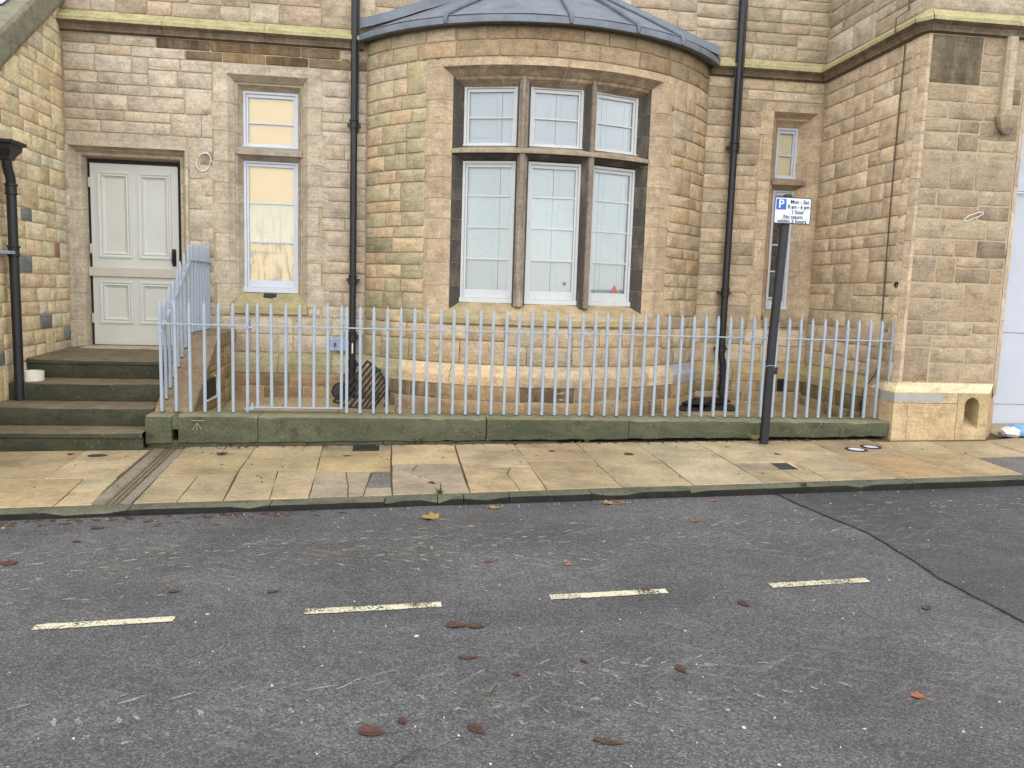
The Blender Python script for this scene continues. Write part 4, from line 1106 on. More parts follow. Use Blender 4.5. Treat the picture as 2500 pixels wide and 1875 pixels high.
# lead roof
RO = RB + .14
def eave(a, dr=0.0, z=4.285): return Vector((XB + (RO + dr) * math.sin(a), min(YB - (RO + dr) * math.cos(a), F - .005), z))
APX = Vector((XB, F - .01, 5.18))
def roofpt(a, t):
    e = eave(a); p = e.lerp(APX, t)
    p.z += -.05 * math.sin(math.pi * t) * 0 + .012 * noise.noise(Vector((a * 4, t * 5, 1.0)))
    return p
rolls = [-AB - .03, math.radians(-27.4), math.radians(1.8), math.radians(18.7), math.radians(33), AB + .03]
lead = MB(); n = 48
ar = [-AB - .03 + (2 * AB + .06) * i / n for i in range(n + 1)]
R = []
for a in ar:
    w = .006 * noise.noise(Vector((a * 6, 0, 0)))
    R.append([tuple(eave(a, -.14, 4.235)), tuple(eave(a, -.02 + w, 4.205)), tuple(eave(a, .004 + w, 4.212)), tuple(eave(a, w, 4.275)), tuple(eave(a, -.012, 4.290))])
lead.rings(R, 0, False); lroof = lead.build('lead_roof', M['lead'], bay, smooth=True, fix=False)
for a, b in zip(rolls, rolls[1:]):
    mb = MB(); k = max(3, int((b - a) / .07)); R = []
    for i in range(k + 1):
        al = a + (b - a) * i / k; R.append([roofpt(al, t / 7) + Vector((0, 0, .004)) for t in range(8)])
    mb.rings(R, 0, False); mb.build('lead_sheet', M['lead'], lroof, smooth=True, fix=False)
for a in rolls[1:-1]:
    mb = MB(); pts = [eave(a, .006, 4.215), eave(a, .012, 4.27), eave(a, -.01, 4.312)] + [roofpt(a, t) + Vector((0, 0, .024)) for t in (.08, .2, .35, .5, .65, .8)]
    mb.tube(pts, [.018, .026] + [.028] * 7, 8); mb.build('lead_roll', M['lead'], lroof, smooth=True)
for sg in (-1, 1):
    mb = MB(); R = []
    for i in range(13):
        t = i / 12; x = XB + sg * (2.15 * (1 - t)); z = 5.16 - .36 * abs(x - XB) * 1.0
        if i == 0: z = 4.40
        wv = .012 * noise.noise(Vector((x * 3, 5, 0)))
        R.append([(x, F - .10, z - .055 + wv), (x, F - .035, z - .03), (x, F - .022, z + .075 + wv), (x, F - .004, z + .085 + wv)])
    mb.rings(R, 0, False); mb.build('flashing', M['lead'], lroof, smooth=True, fix=False)

# ---------------- projecting wing on the right
pw = tag(empty('projecting_wing'), 'tan stone wing with a corner pier on a pale arched-niche base', 'building')
rp = random.Random(51)
swall = sheet(P_side, [0, SLEN], [-.05, 5.3]).build('side_wall', M['mortar'], pw, fix=False)
for (a, b, c, e) in layout(.01, SLEN - .01, .66, 4.13, bh=.34, lw=(.22, .5), tall=.26, rng=rp):
    stone(P_side, a, b, c, e, swall, pick(PAL_SIDE, rp), 0.0 if rp.random() < .88 else rp.uniform(.1, .3), rough=1.4, rng=rp)
for (a, b, c, e) in layout(.01, SLEN - .01, 4.36, 5.25, bh=.32, lw=(.3, .6), tall=.4, rng=rp):
    stone(P_side, a, b, c, e, swall, pick(PAL_UP, rp), 0.0, rough=1.8, rng=rp)
plinth(P_side, 0.09, SLEN - .02, swall, 9, seed=17, d=.08, pals=([(196, 176, 124), (180, 166, 120)], [(178, 154, 118), (160, 140, 108), (150, 142, 106)]))
PX0, PX1 = 5.09, 6.16
pier = MB(); pl = [(5.06, 7.72), (5.09, 7.65), (PX1, 7.65), (6.42, 7.91), (6.42, 8.6)]
for (a, b) in zip(pl, pl[1:]): pier.poly([(a[0], a[1], .5), (b[0], b[1], .5), (b[0], b[1], 5.3), (a[0], a[1], 5.3)])
pier = pier.build('corner_pier', M['mortar'], pw, fix=False)
rows = layout(PX0 + .02, PX1 - .01, .66, 3.66, bh=.33, lw=(.20, .46), tall=.42, rng=rp)
for (a, b, c, e) in rows:
    stone(P_pillar, a, b, c, e, pier, pick(PAL_PIL, rp), rp.uniform(.1, .35) if rp.random() < .28 else 0.0, rough=1.2, rng=rp, gap=.009)
stone(P_pillar, PX0 + .02, 5.68, 3.66, 4.13, pier, pick([(150, 134, 110)], rp), .5, rng=rp)
for c, e in ((3.66, 3.8), (3.8, 3.96), (3.96, 4.13)): stone(P_pillar, 5.68, 5.89, c, e, pier, pick(PAL_PIL, rp), .2 if c < 3.8 else 0, rng=rp)
stone(P_pillar, 5.89, PX1 - .01, 3.66, 4.13, pier, pick(PAL_PIL, rp), 0, rng=rp)
for (a, b, c, e) in layout(PX0, 6.4, 4.36, 5.2, bh=.3, lw=(.3, .5), rng=rp): stone(P_pillar, a, b, c, e, pier, pick(PAL_UP, rp), 0.1, rough=1.4, rng=rp)
# chamfered corner and right-hand jamb in dressed blocks
z = .655
while z < 4.12:
    h = min(rp.uniform(.24, .36), 4.13 - z)
    for (A, Bq, d) in (((5.06, 7.72), (5.09, 7.65), .004), ((PX1, 7.65), (6.42, 7.91), .004)):
        a, b = Vector(A), Vector(Bq); nn = Vector(((b - a).y, -(b - a).x)).normalized()
        a2, b2 = a + nn * d, b + nn * d
        mb = MB()
        mb.poly([(a2.x, a2.y, z + .004), (b2.x, b2.y, z + .004), (b2.x, b2.y, z + h - .004), (a2.x, a2.y, z + h - .004)])
        if A[0] < 5.2:
            mb.poly([(5.062, 7.72, z + .004), (5.062, 7.72, z + h - .004), (5.062 - .008, 7.86, z + h - .004), (5.062 - .008, 7.86, z + .004)]); mb.poly([(b2.x, b2.y, z + .004), (PX0 + .03, PY - .006, z + .004), (PX0 + .03, PY - .006, z + h - .004), (b2.x, b2.y, z + h - .004)])
        o = mb.build('quoin', M['dressed'], pier, fix=False); o.color = (*pick(PAL_SIDE, rp), 0.05)
    z += h
# base: sloped top, blocks, arched niche
base = empty('pier_base', parent=pw)
BY, BX0, BX1 = 7.53, 4.975, 6.04
def blk(name, poly_, z0, z1, col, mat='dressed', bev=.004, so=0.0):
    mb = MB(); mb.prism(poly_, z0, z1); o = mb.build(name, M[mat], base, bevel=bev); o.color = (*S(*col)[:3], so); return o
BASE = (226, 190, 140)
blk('base_block', [(BX0, BY), (BX0 + .16, BY), (BX0 + .16, BY + .12), (BX0, BY + .5)], -.02, .452, (210, 186, 148))
blk('base_block', [(BX0 + .163, BY), (5.685, BY), (5.685, BY + .12), (BX0 + .163, BY + .12)], -.02, .452, (206, 180, 140))
blk('base_block', [(BX0 + .165, BY + .001), (5.685, BY + .001), (5.685, BY + .12), (BX0 + .165, BY + .12)], .456, .565, (208, 184, 146))
blk('base_block', [(BX0, BY + .001), (BX0 + .162, BY + .001), (BX0 + .162, BY + .12), (BX0, BY + .5)], .456, .565, (210, 186, 148))
mb = MB(); mb.prism([(BX0 - .002, BY - .0015), (5.50, BY - .0015), (5.52, BY + .0005), (BX0 - .002, BY + .0005)], .472, .556); mb.prism([(BX0 - .002, BY), (BX0 - .002, BY + .30), (BX0 + .001, BY + .30), (BX0 + .001, BY)][::-1], .472, .556)
mb.build('grey_paint_patch', simple_mat('grey_patch_paint', S(168, 166, 162), .7, .1, 8, .1, 40), base)
# niche block
xl, xr, zs, zb, dp = 5.77, 5.935, .435, .19, .20
n = 12; arch = [(xl + (xr - xl) * .5 * (1 - math.cos(math.pi * i / n)), zs + .085 * math.sin(math.pi * i / n)) for i in range(n + 1)]
mb = MB(); bx0, bx1, bt = 5.688, BX1, .565
Fp = lambda x, z, y=0.0: (x, BY + y, z)
mb.poly([Fp(bx0, -.02), Fp(xl, -.02), Fp(xl, zs), Fp(xl, bt), Fp(bx0, bt)][::1]); mb.poly([Fp(xr, -.02), Fp(bx1, -.02), Fp(bx1, bt), Fp(xr, bt), Fp(xr, zs)])
mb.poly([Fp(xl, -.02), Fp(xr, -.02), Fp(xr, zb), Fp(xl, zb)])
for (a, b) in zip(arch, arch[1:]): mb.poly([Fp(*a), Fp(*b), Fp(b[0], bt), Fp(a[0], bt)])
loop = [(xl, zb)] + arch + [(xr, zb)]
for (a, b) in zip(loop, loop[1:]): mb.poly([Fp(*a), Fp(*b), Fp(b[0], b[1], dp), Fp(a[0], a[1], dp)])
mb.poly([Fp(xl, zb), Fp(xr, zb), Fp(xr, zb + .10, dp), Fp(xl, zb + .10, dp)])
mb.poly([Fp(xl, zb + .10, dp)] + [Fp(a[0], a[1], dp) for a in arch] + [Fp(xr, zb + .10, dp)])
o = mb.build('niche_block', M['mossy'], base, fix=False); o.color = (*S(206, 182, 142)[:3], 0)
mb = MB(); mb.poly([(BX1, BY, -.02), (6.36, 7.85, -.02), (6.36, 7.85, .42), (6.2, 7.69, .60), (BX1, BY, .565)]); mb.poly([(6.36, 7.85, -.02), (6.36, 8.4, -.02), (6.36, 8.4, .42), (6.36, 7.85, .42)])
o = mb.build('base_block', M['dressed'], base, fix=False); o.color = (*S(196, 166, 130)[:3], 0)
mb = MB(); t0, t1 = .5655, .655
mb.poly([(BX0, BY, t0), (BX1, BY, t0), (PX1 + .01, 7.652, t1), (5.085, 7.652, t1)]); mb.poly([(BX0, BY, t0), (5.085, 7.652, t1), (5.06, 7.80, t1), (BX0, 8.02, t0)])
mb.poly([(BX1, BY, t0), (6.2, 7.69, .602), (6.21, 7.70, t1), (PX1 + .01, 7.652, t1)])
o = mb.build('sloped_top', M['dressed'], base, fix=False); o.color = (*S(236, 214, 174)[:3], 0)
# hood mould dropping to a carved stop
mb = MB(); mb.prism([(5.90, PY), (5.90, PY - .045), (5.925, PY - .075), (5.995, PY - .075), (6.02, PY - .045), (6.02, PY)][::-1], 3.40, 4.14); o = mb.build('hood_mould', M['dressed'], pw, bevel=.004); o.color = (*S(196, 178, 150)[:3], 0)
mb = MB(); c = (5.975, PY - .055)
prof = [(.03, 3.20), (.075, 3.25), (.105, 3.32), (.115, 3.37), (.085, 3.40), (.062, 3.43)]
mb.rings([[(c[0] + r * math.cos(6.28318 * k / 8 + .39), c[1] + r * .75 * math.sin(6.28318 * k / 8 + .39), z) for k in range(8)] for r, z in prof], 0, True, True, True); o = mb.build('label_stop', M['dressed'], pw); o.color = (*S(190, 172, 144)[:3], .15)
mb = MB(); mb.lathe([(.0, 0), (.028, .001), (.03, .012), (.022, .014), (.02, -.02), (0.0, -.02)], n=14); o = mb.build('pipe_stub', M['iron'], pw); p = P_side(SLEN - .06, .006, 1.66); o.location = p; o.rotation_euler = (0, -math.pi / 2, 0)

hd = tag(empty('white_hoarding'), 'white painted board hoarding filling the archway past the pier', 'hoarding')
for z0, z1, y in ((.08, .34, 8.36), (.345, 1.165, 8.35), (1.172, 2.74, 8.35), (2.88, 4.6, 8.37)):
    mb = MB(); mb.box(6.42, 8.6, y, y + .04, z0, z1); mb.build('board', M['hoard'], hd, bevel=.003)
mb = MB(); mb.box(6.42, 8.6, 8.30, 8.36, 2.745, 2.875); mb.build('ledge', M['hoard'], hd, bevel=.01)

# ================================================================== STEPS, DWARF WALL, RAILINGS
rt = random.Random(8)
st = tag(empty('stone_steps'), 'green stained stone steps with worn treads climbing to the panelled door', 'steps')
SX0, SX1 = LX + .005, -2.335
def step(y0, y1, z0, z1, x0=SX0, x1=SX1, name='step', zback=None, slab=None, seed=0):
    r = random.Random(seed); n = 14; R = []
    zb_ = z1 if zback is None else zback
    for i in range(n + 1):
        x = x0 + (x1 - x0) * i / n
        w = .010 * math.sin(math.pi * i / n) + r.uniform(-.0035, .0035); f = r.uniform(-.004, .004)
        row = [(x, y0 + .012 + f, z0), (x, y0 + .006 + f, z0 + .015)]
        if slab: row += [(x, y0 + .004 + f, slab - .006), (x, y0 + .016 + f, slab - .003), (x, y0 + f, slab + .003)]
        row += [(x, y0 + f, z1 - .022), (x, y0 + .008 + f, z1 - .006 - w), (x, y0 + .03, z1 - w), (x, y1, zb_)]
        R.append(row)
    mb = MB(); mb.rings(R, 0, False); k = len(R[0]) - 1
    mb.m = [1 if (j % k) >= k - 2 else 0 for j in range(len(mb.f))]
    o = mb.build(name, [M['algae'], M['rubble']], st, smooth=True, fix=False)
    o.color = (*pick([(58, 56, 42), (52, 53, 40)], r), .75)
    return o
def tread_cover(y0, y1, z, zb_, x0=SX0, x1=SX1, seed=1):
    pass
step(8.556, F + .26, .46, .6485, name='landing', zback=.692, slab=.598, seed=1)
step(8.17, 8.62, .282, .4587, seed=2); step(7.777, 8.22, .106, .280, seed=3)
step(7.45, 7.83, -.16, .106, x0=SX0 - .5, x1=SX1, slab=.05, seed=4)
# worn tread colour comes from its own lighter stone: recolour through a second slot
tread = stone_mat('worn_tread_stone', .7, .5)
nt = tread.node_tree
for nd in list(nt.nodes):
    if nd.type == 'OBJECT_INFO':
        for lk in list(nd.outputs['Color'].links):
            s_ = lk.to_socket; nt.links.remove(lk); s_.default_value = S(134, 120, 98)
        for lk in list(nd.outputs['Alpha'].links):
            s_ = lk.to_socket; nt.links.remove(lk); s_.default_value = .12
for ch in st.children: ch.data.materials[1] = tread
# packing stones under the bottom step
for i, (a, b, h) in enumerate(((-4.1, -3.42, .05), (-3.42, -2.75, .06), (-2.75, -2.36, .045))):
    mb = MB(); mb.box(a + .004, b - .004, 7.48, 7.6, -.16, .045 - rt.uniform(0, .01)); o = mb.build('packing_stone', M['algae'], st, bevel=.008); o.color = (*pick([(92, 94, 68), (104, 94, 72)], rt), .3)

dw = tag(empty('dwarf_wall'), 'low green mossy stone wall carrying the pale blue front railing', 'wall')
def dblock(x0, x1, seed, name='coping_block', y0=7.555, y1=7.93, zt=.246, notch=None, zb=None):
    r = random.Random(seed); n = max(3, int((x1 - x0) / .09)); R = []
    for i in range(n + 1):
        x = x0 + (x1 - x0) * i / n; f = r.uniform(-.005, .005); t = r.uniform(-.003, .003)
        chip = r.uniform(.006, .016) if r.random() < .15 else 0
        low = (zp(x, 7.55) + .012 + r.uniform(0, .014)) if zb is None else zb
        R.append([(x, y0 + .02, low), (x, y0 + .004 + f, low + .01), (x, y0 + f, zt - .03 - chip), (x, y0 + .008 + f, zt - .008 - chip), (x, y0 + .03 + chip, zt + t), (x, y0 + .18, zt + t), (x, y1 - .02, zt), (x, y1, zt - .02), (x, y1, low)])
    mb = MB(); mb.rings(R, 0, True, True, True)
    for j in range(n):
        for k in (3, 4, 5): mb.m[j * 9 + k] = 1
    o = mb.build(name, [M['algae'], dwtop], dw, smooth=True)
    o.color = (*pick([(80, 84, 62), (74, 78, 58), (86, 88, 66)], r), .2)
    return o
dwtop = stone_mat('dwarf_wall_top', .7, .3, green=.25)
nt = dwtop.node_tree
for nd in list(nt.nodes):
    if nd.type == 'OBJECT_INFO':
        for lk in list(nd.outputs['Color'].links):
            s_ = lk.to_socket; nt.links.remove(lk); s_.default_value = S(140, 136, 110)
        for lk in list(nd.outputs['Alpha'].links):
            s_ = lk.to_socket; nt.links.remove(lk); s_.default_value = .1
dblock(-2.338, -2.112, 1, 'end_pier', 7.55, 7.95, .243)
dblock(-2.055, -1.35, 2); dblock(-1.344, .78, 3); dblock(.79, 2.195, 4); dblock(2.2, 4.95, 5)
mb = MB(); mb.box(-2.108, -2.056, 7.557, 7.93, .118, .245); o = mb.build('drain_lintel', M['algae'], dw, bevel=.004); o.color = (*S(88, 94, 66)[:3], .1)
mb = MB(); mb.box(-2.11, -2.054, 7.75, 7.9, -.05, .118); mb.build('drain_hole_darkness', M['darkgap'], dw)
for (a, b) in ((-2.34, -1.6), (-1.6, -.9), (-.9, -.2), (-.2, .6), (.6, 1.5)):
    mb = MB(); zt_ = min(zp(a, 7.55), zp(b, 7.55)) + .055 * max(0, (1.0 - (a + 2.3) / 4)); mb.box(a + .003, b - .003, 7.575, 7.7, -.15, zt_); o = mb.build('footing_stone', M['algae'], dw, bevel=.01); o.color = (*pick([(84, 84, 64), (98, 86, 66)], rt), .4)
# surveyor's bench mark cut in the first block
mb = MB(); cut = lambda x0, z0, x1, z1, w: mb.poly([(x0 - w, 7.5485, z0 - w), (x1 + w, 7.5485, z1 - w), (x1 + w, 7.5485, z1 + w), (x0 - w, 7.5485, z0 + w)])
mb.box(-1.94, -1.82, 7.5485, 7.553, .200, .206)
for (x0, z0, x1, z1) in ((-1.885, .186, -1.928, .118), (-1.885, .186, -1.848, .120), (-1.885, .186, -1.888, .118)):
    mb.prism([(x0 - .003, z0), (x1 - .004, z1), (x1 + .004, z1), (x0 + .003, z0)], 7.548, 7.553, P=lambda x, z, y: (x, y, z))
mb.build('bench_mark', simple_mat('pale_cut_stone', S(152, 148, 118), .9, .2, 30, .2, 60), dw)

# flank wall of the steps
fw = tag(empty('stair_flank_wall'), 'sloping stone flank wall beside the steps under the stair railing', 'wall')
def cz(y): return min(.252 + max(0, y - 7.75) * .62, .905)
mb = MB(); R = []
for y in (7.78, 7.95, 8.3, 8.6, 8.805):
    z_ = cz(y); R.append([(-2.325, y, -.1), (-2.325, y, z_ - .012), (-2.312, y, z_), (-1.985, y, z_), (-1.972, y, z_ - .012), (-1.972, y, z_ - .10), (-2.0, y, z_ - .11), (-2.0, y, -.1)])
mb.rings(R, 0, True, True, True); o = mb.build('sloped_coping', M['rubble'], fw, bevel=.0); o.color = (*S(158, 138, 112)[:3], .15)
mb = MB(); mb.box(-2.33, -1.965, 8.81, F - .001, .78, .925); o = mb.build('cap_block', M['mossy'], fw, bevel=.008); o.color = (*S(150, 136, 108)[:3], .15)
mb = MB(); mb.box(-2.32, -1.99, 8.81, F - .001, -.1, .78); fwm = mb.build('flank_mortar', M['mortar'], fw)
P_fl = lambda u, d, v: (-1.99 + d, u, v)
for (a, b, c, e) in layout(7.95, F, .0, .80, bh=.27, lw=(.18, .4), rng=rt):
    e2 = min(e, cz(a) - .12 if a < 8.8 else .78)
    if e2 - c > .06: stone(P_fl, a, b, c, e2, fwm, pick([(170, 146, 104), (160, 138, 100), (178, 156, 118)], rt), 0.1, rng=rt)
vent = tag(empty('wall_vent'), 'black vent plate with torn white surround on the stair flank wall', 'vent')
mb = MB(); mb.box(-1.982, -1.965, 8.30, 8.66, .285, .485); mb.build('plate', M['iron'], vent, bevel=.003)
mb = MB()
for k in range(6): mb.box(-1.966, -1.961, 8.33, 8.63, .31 + k * .028, .322 + k * .028)
mb.build('louvres', M['rust'], vent)
mb = MB(); mb.prism([(8.28, .27), (8.70, .26), (8.71, .40), (8.67, .50), (8.665, .29), (8.30, .29)], -1.978, -1.964, P=lambda y, z, x: (x, y, z)); mb.build('torn_edging', M['plastic'], vent)

# railings ---------------------------------------------------------------
def bar_mesh(h, tip=True, socket=True):
    mb = MB(); s = .0136; c = .0042
    sec = lambda k, z: [(-s * k, -(s - c) * k, z), (-(s - c) * k, -s * k, z), ((s - c) * k, -s * k, z), (s * k, -(s - c) * k, z), (s * k, (s - c) * k, z), ((s - c) * k, s * k, z), (-(s - c) * k, s * k, z), (-s * k, (s - c) * k, z)]
    mb.rings([sec(1, 0), sec(1, h - .19), sec(1.12, h - .18), sec(1.08, h - .075), sec(.85, h - .035), sec(.35, h - .006), sec(.1, h)], 0, True, True, True)
    if socket: mb.lathe([(.019, -.001), (.019, .005), (.012, .006)], n=10, m=1)
    o = mb.build('bar', [M['railpaint'], M['darkgap']], smooth=False)
    me = o.data; bpy.data.objects.remove(o)
    return me
YR = 7.77
BM = bar_mesh(1.04); BG = bar_mesh(.99, socket=False)
def bar(me, parent, loc, rz=0.0, name='bar'):
    o = bpy.data.objects.new(name, me); COL.objects.link(o); o.parent = parent; o.location = loc; o.rotation_euler = (rt.uniform(-.004, .004), rt.uniform(-.005, .005), rz); return o
fr_ = tag(empty('front_railing'), 'long pale blue-grey spiked railing along the low mossy wall', 'railing')
xb = [-2.254, -2.123, -1.995, -1.866, -1.738, -1.609, -1.478] + [-.554 + .1274 * i for i in range(45)]
for x in xb:
    t = .012 * (x + 2.2) / 7
    if x > 4.98: bar(bar_mesh(.74, socket=False), fr_, (x, YR, .55))
    else: bar(BM, fr_, (x, YR, .246 + t * .3))
for (a, b) in ((-2.30, -1.455), (-.585, 5.10)):
    mb = MB(); mb.box(a, b, YR - .021, YR + .021, 1.068, 1.080); mb.build('rail', M['railpaint'], fr_, bevel=.002)
gt = tag(empty('railing_gate'), 'pale blue-grey spiked gate with a bottom rail in the front railing', 'gate')
for i in range(7): bar(BG, gt, (-1.384 + .1298 * i, YR, .30))
for z0, z1, a, b in ((1.069, 1.081, -1.44, -.590), (.293, .307, -1.46, -.590)):
    mb = MB(); mb.box(a, b, YR - .019, YR + .019, z0, z1); mb.build('rail', M['railpaint'], gt, bevel=.002)
for z_ in (.30, 1.075):
    mb = MB(); mb.box(-1.50, -1.42, YR - .024, YR - .002, z_ - .022, z_ - .008); mb.tube([(-1.432, YR - .012, z_ - .01), (-1.432, YR - .012, z_ + .045)], .009, 8); mb.build('hinge', M['railpaint'], gt, bevel=.001)
sr = tag(empty('stair_railing'), 'pale blue-grey spiked railing rising beside the door steps', 'railing')
XS = -2.25
def rz_(y): return min(1.072 + max(0, y - 7.86) * .652, 1.685)
ysb = [7.905, 8.045, 8.185, 8.325, 8.465, 8.605, 8.745, 8.885, 9.01, 9.135, 9.26, 9.385, 9.51, 9.62]
for y in ysb:
    z0 = cz(y) if y < 8.8 else .925
    bar(bar_mesh(rz_(y) + .20 - z0, socket=True), sr, (XS, y, z0))
for (ya, yb) in ((7.76, 8.80), (8.80, F)):
    za, zb_ = (1.074 if ya < 7.8 else 1.685), 1.685
    mb = MB(); za = 1.008 if ya < 7.8 else 1.685
    mb.v = [(XS - .02, ya, za - .006), (XS + .02, ya, za - .006), (XS + .02, yb, zb_ - .006), (XS - .02, yb, zb_ - .006), (XS - .02, ya, za + .006), (XS + .02, ya, za + .006), (XS + .02, yb, zb_ + .006), (XS - .02, yb, zb_ + .006)]
    mb.f = [(0, 3, 2, 1), (4, 5, 6, 7), (0, 1, 5, 4), (1, 2, 6, 5), (2, 3, 7, 6), (3, 0, 4, 7)]; mb.m = [0] * 6
    mb.build('rail', M['railpaint'], sr, bevel=.002)

# ================================================================== FITTINGS
def collar(pts_z, x, y, r, parent, ears=True):
    for z in pts_z:
        mb = MB(); mb.lathe([(r, -.05), (r + .012, -.046), (r + .012, -.032), (r + .005, -.028), (r + .005, .028), (r + .014, .034), (r + .014, .05), (r, .055)], (x, y, z), 20)
        if ears:
            mb.box(x - r - .035, x + r + .035, y + r * .2, y + r + .03, z - .022, z + .016)
        mb.build('collar', M['iron'], parent, smooth=True)
# middle downpipe
dpm = tag(empty('downpipe'), 'straight black iron downpipe left of the bow bay', 'downpipe', 'black downpipes')
px_, py_ = -.622, F - .10
mb = MB(); mb.tube([(px_, py_, .16), (px_, py_, 2), (px_, py_, 5.4)], .039, 20); mb.build('pipe', M['iron'], dpm, smooth=True)
collar((.55, .88, 1.54, 3.30), px_, py_, .039, dpm)
mb = MB(); mb.tube([(px_ + .048, py_ - .015, 3.2), (px_ + .048, py_ - .015, 5.4)], .007, 8); mb.build('clipped_cable', M['iron'], dpm)
mb = MB(); mb.box(px_ - .004, px_ + .012, py_ - .0425, py_ - .038, .68, .80); mb.build('paper_strip', M['plastic'], dpm)
# right downpipe with an offset and shoe
dpr = tag(empty('downpipe'), 'black iron downpipe with offset and shoe right of the bow bay', 'downpipe', 'black downpipes')
qx, qy = 3.925, F - .11
mb = MB(); mb.tube([(qx, qy, 5.4), (qx, qy, 2), (qx, qy, .80), (qx, qy, .76), (qx + .035, qy, .62), (qx + .04, qy, .56), (qx + .04, qy, .30), (qx + .04, qy - .01, .25), (qx + .04, qy - .06, .205), (qx + .04, qy - .12, .185)], .042, 20); mb.build('pipe', M['iron'], dpr, smooth=True)
collar((.83, 1.53, 3.29), qx, qy, .042, dpr); collar((.53, .30), qx + .04, qy, .042, dpr, False)
mb = MB(); mb.tube([(qx + .05, qy - .015, 3.2), (qx + .05, qy - .015, 5.4)], .008, 8); mb.tube([(qx - .05, qy - .01, 3.2), (qx - .05, qy - .01, 5.4)], .008, 8); mb.build('clipped_cable', M['iron'], dpr)
# left downpipe with hopper
dpl = tag(empty('downpipe'), 'black iron downpipe with a hopper head on the gabled wing', 'downpipe', 'black downpipes')
lx, ly = LX + .105, 8.175
mb = MB(); mb.tube([(lx, ly - .06, 2.56), (lx, ly - .06, 2.48), (lx, ly, 2.36), (lx, ly, 2.28), (lx, ly, 1.2), (lx, ly, .283)], .043, 20); mb.build('pipe', M['iron'], dpl, smooth=True)
collar((2.27, 1.70), lx, ly, .043, dpl, False)
mb = MB(); mb.box(lx - .09, lx + .03, ly - .15, ly + .0, 1.67, 1.70); mb.build('wall_bracket', M['steel'], dpl, bevel=.004)
mb = MB(); sec = lambda w, d, z: [(LX + .005, ly - .06 - w, z), (LX + d, ly - .06 - w, z), (LX + d, ly - .06 + w, z), (LX + .005, ly - .06 + w, z)]
mb.rings([sec(.06, .15, 2.53), sec(.065, .155, 2.56), sec(.12, .19, 2.62), sec(.125, .195, 2.66), sec(.15, .22, 2.67), sec(.15, .22, 2.70), sec(.135, .205, 2.70), sec(.12, .19, 2.64)], 0, True, True, True)
mb.build('hopper', M['iron'], dpl, bevel=.004)

# parking sign
ps = tag(empty('parking_sign', (3.535, 7.40, zp(3.535, 7.4))), 'leaning black post with a white Mon-Sat parking plate', 'sign')
pm = MB(); lean = .030
pm.tube([(0, 0, -.05), (lean * .5, 0, 1.0), (lean * 2.33, 0, 2.38)], .0435, 24); pm.build('post', M['iron'], ps, smooth=True)
mb = MB(); mb.lathe([(.046, 0), (.046, .03), (.03, .045), (.0, .05)], (lean * 2.35, 0, 2.38), 20); mb.build('cap', M['iron'], ps, smooth=True)
sx0, sx1, sz0, sz1, sy = -.085, .285, 2.142, 2.392, -.060
def rrect(x0, x1, z0, z1, r, n=5):
    out = []
    for cx, cz_, a0 in ((x1 - r, z0 + r, -90), (x1 - r, z1 - r, 0), (x0 + r, z1 - r, 90), (x0 + r, z0 + r, 180)):
        for i in range(n + 1):
            a = math.radians(a0 + 90 * i / n); out.append((cx + r * math.cos(a), cz_ + r * math.sin(a)))
    return out
XZ = lambda x, z, y: (x, y, z)
mb = MB(); mb.prism(rrect(sx0, sx1, sz0, sz1, .018), sy, sy + .004, P=XZ); plate = mb.build('plate', M['signblack'], ps)
mb = MB(); mb.prism(rrect(sx0 + .008, sx1 - .008, sz0 + .008, sz1 - .008, .011), sy - .0008, sy + .001, P=XZ); mb.build('white_face', M['signwhite'], plate)
mb = MB(); mb.prism(rrect(sx0 + .016, sx0 + .117, sz1 - .118, sz1 - .018, .006), sy - .0016, sy - .0009, P=XZ); mb.build('blue_square', M['signblue'], plate)
for zz in (2.23, 2.33):
    mb = MB(); mb.box(lean * 2.2 - .052, lean * 2.2 + .052, sy + .004, .045, zz, zz + .022); mb.build('clip', M['steel'], ps, bevel=.002)
def frame_line(x0, x1, z0, z1, w=.0012):
    mb = MB(); y0, y1 = sy - .0014, sy - .0009
    mb.box(x0, x1, y0, y1, z0, z0 + w); mb.box(x0, x1, y0, y1, z1 - w, z1); mb.box(x0, x0 + w, y0, y1, z0 + w, z1 - w); mb.box(x1 - w, x1, y0, y1, z0 + w, z1 - w)
    mb.build('faint_box', M['greylabel'], plate)
def text(t, x, z, size, mat, w=None, bold=.010, yo=-.0022):
    cu = bpy.data.curves.new('lettering', 'FONT'); cu.body = t; cu.size = size; cu.align_x = 'CENTER'; cu.align_y = 'CENTER'
    cu.extrude = .0003; cu.offset = bold * size; cu.resolution_u = 3
    cu.materials.append(M[mat])
    o = bpy.data.objects.new('lettering', cu); COL.objects.link(o)
    o.parent = plate; o.location = (x, sy + yo, z); o.rotation_euler = (math.pi / 2, 0, 0)
    if w:
        bpy.context.view_layer.update()
        sc_x = w / o.dimensions.x if o.dimensions.x > 0 else 1.0
    else: sc_x = 1.0
    dg = bpy.context.evaluated_depsgraph_get()
    me = bpy.data.meshes.new_from_object(o.evaluated_get(dg))
    bpy.data.objects.remove(o)
    if not me.materials: me.materials.append(M[mat])
    o = bpy.data.objects.new('lettering', me); COL.objects.link(o)
    o.parent = plate; o.location = (x, sy + yo, z); o.rotation_euler = (math.pi / 2, 0, 0); o.scale.x = sc_x
    return o
text('P', sx0 + .0665, sz1 - .068, .108, 'signwhite', .052, .02)
tx = sx0 + .255
text('Mon - Sat', tx - .005, sz1 - .044, .050, 'signblack', .186, .022); text('8 am - 6 pm', tx - .012, sz1 - .090, .050, 'signblack', .218, .022)
text('1 hour', tx - .018, sz1 - .138, .047, 'signblack', .118, .022); frame_line(tx - .10, tx + .065, sz1 - .160, sz1 - .118)
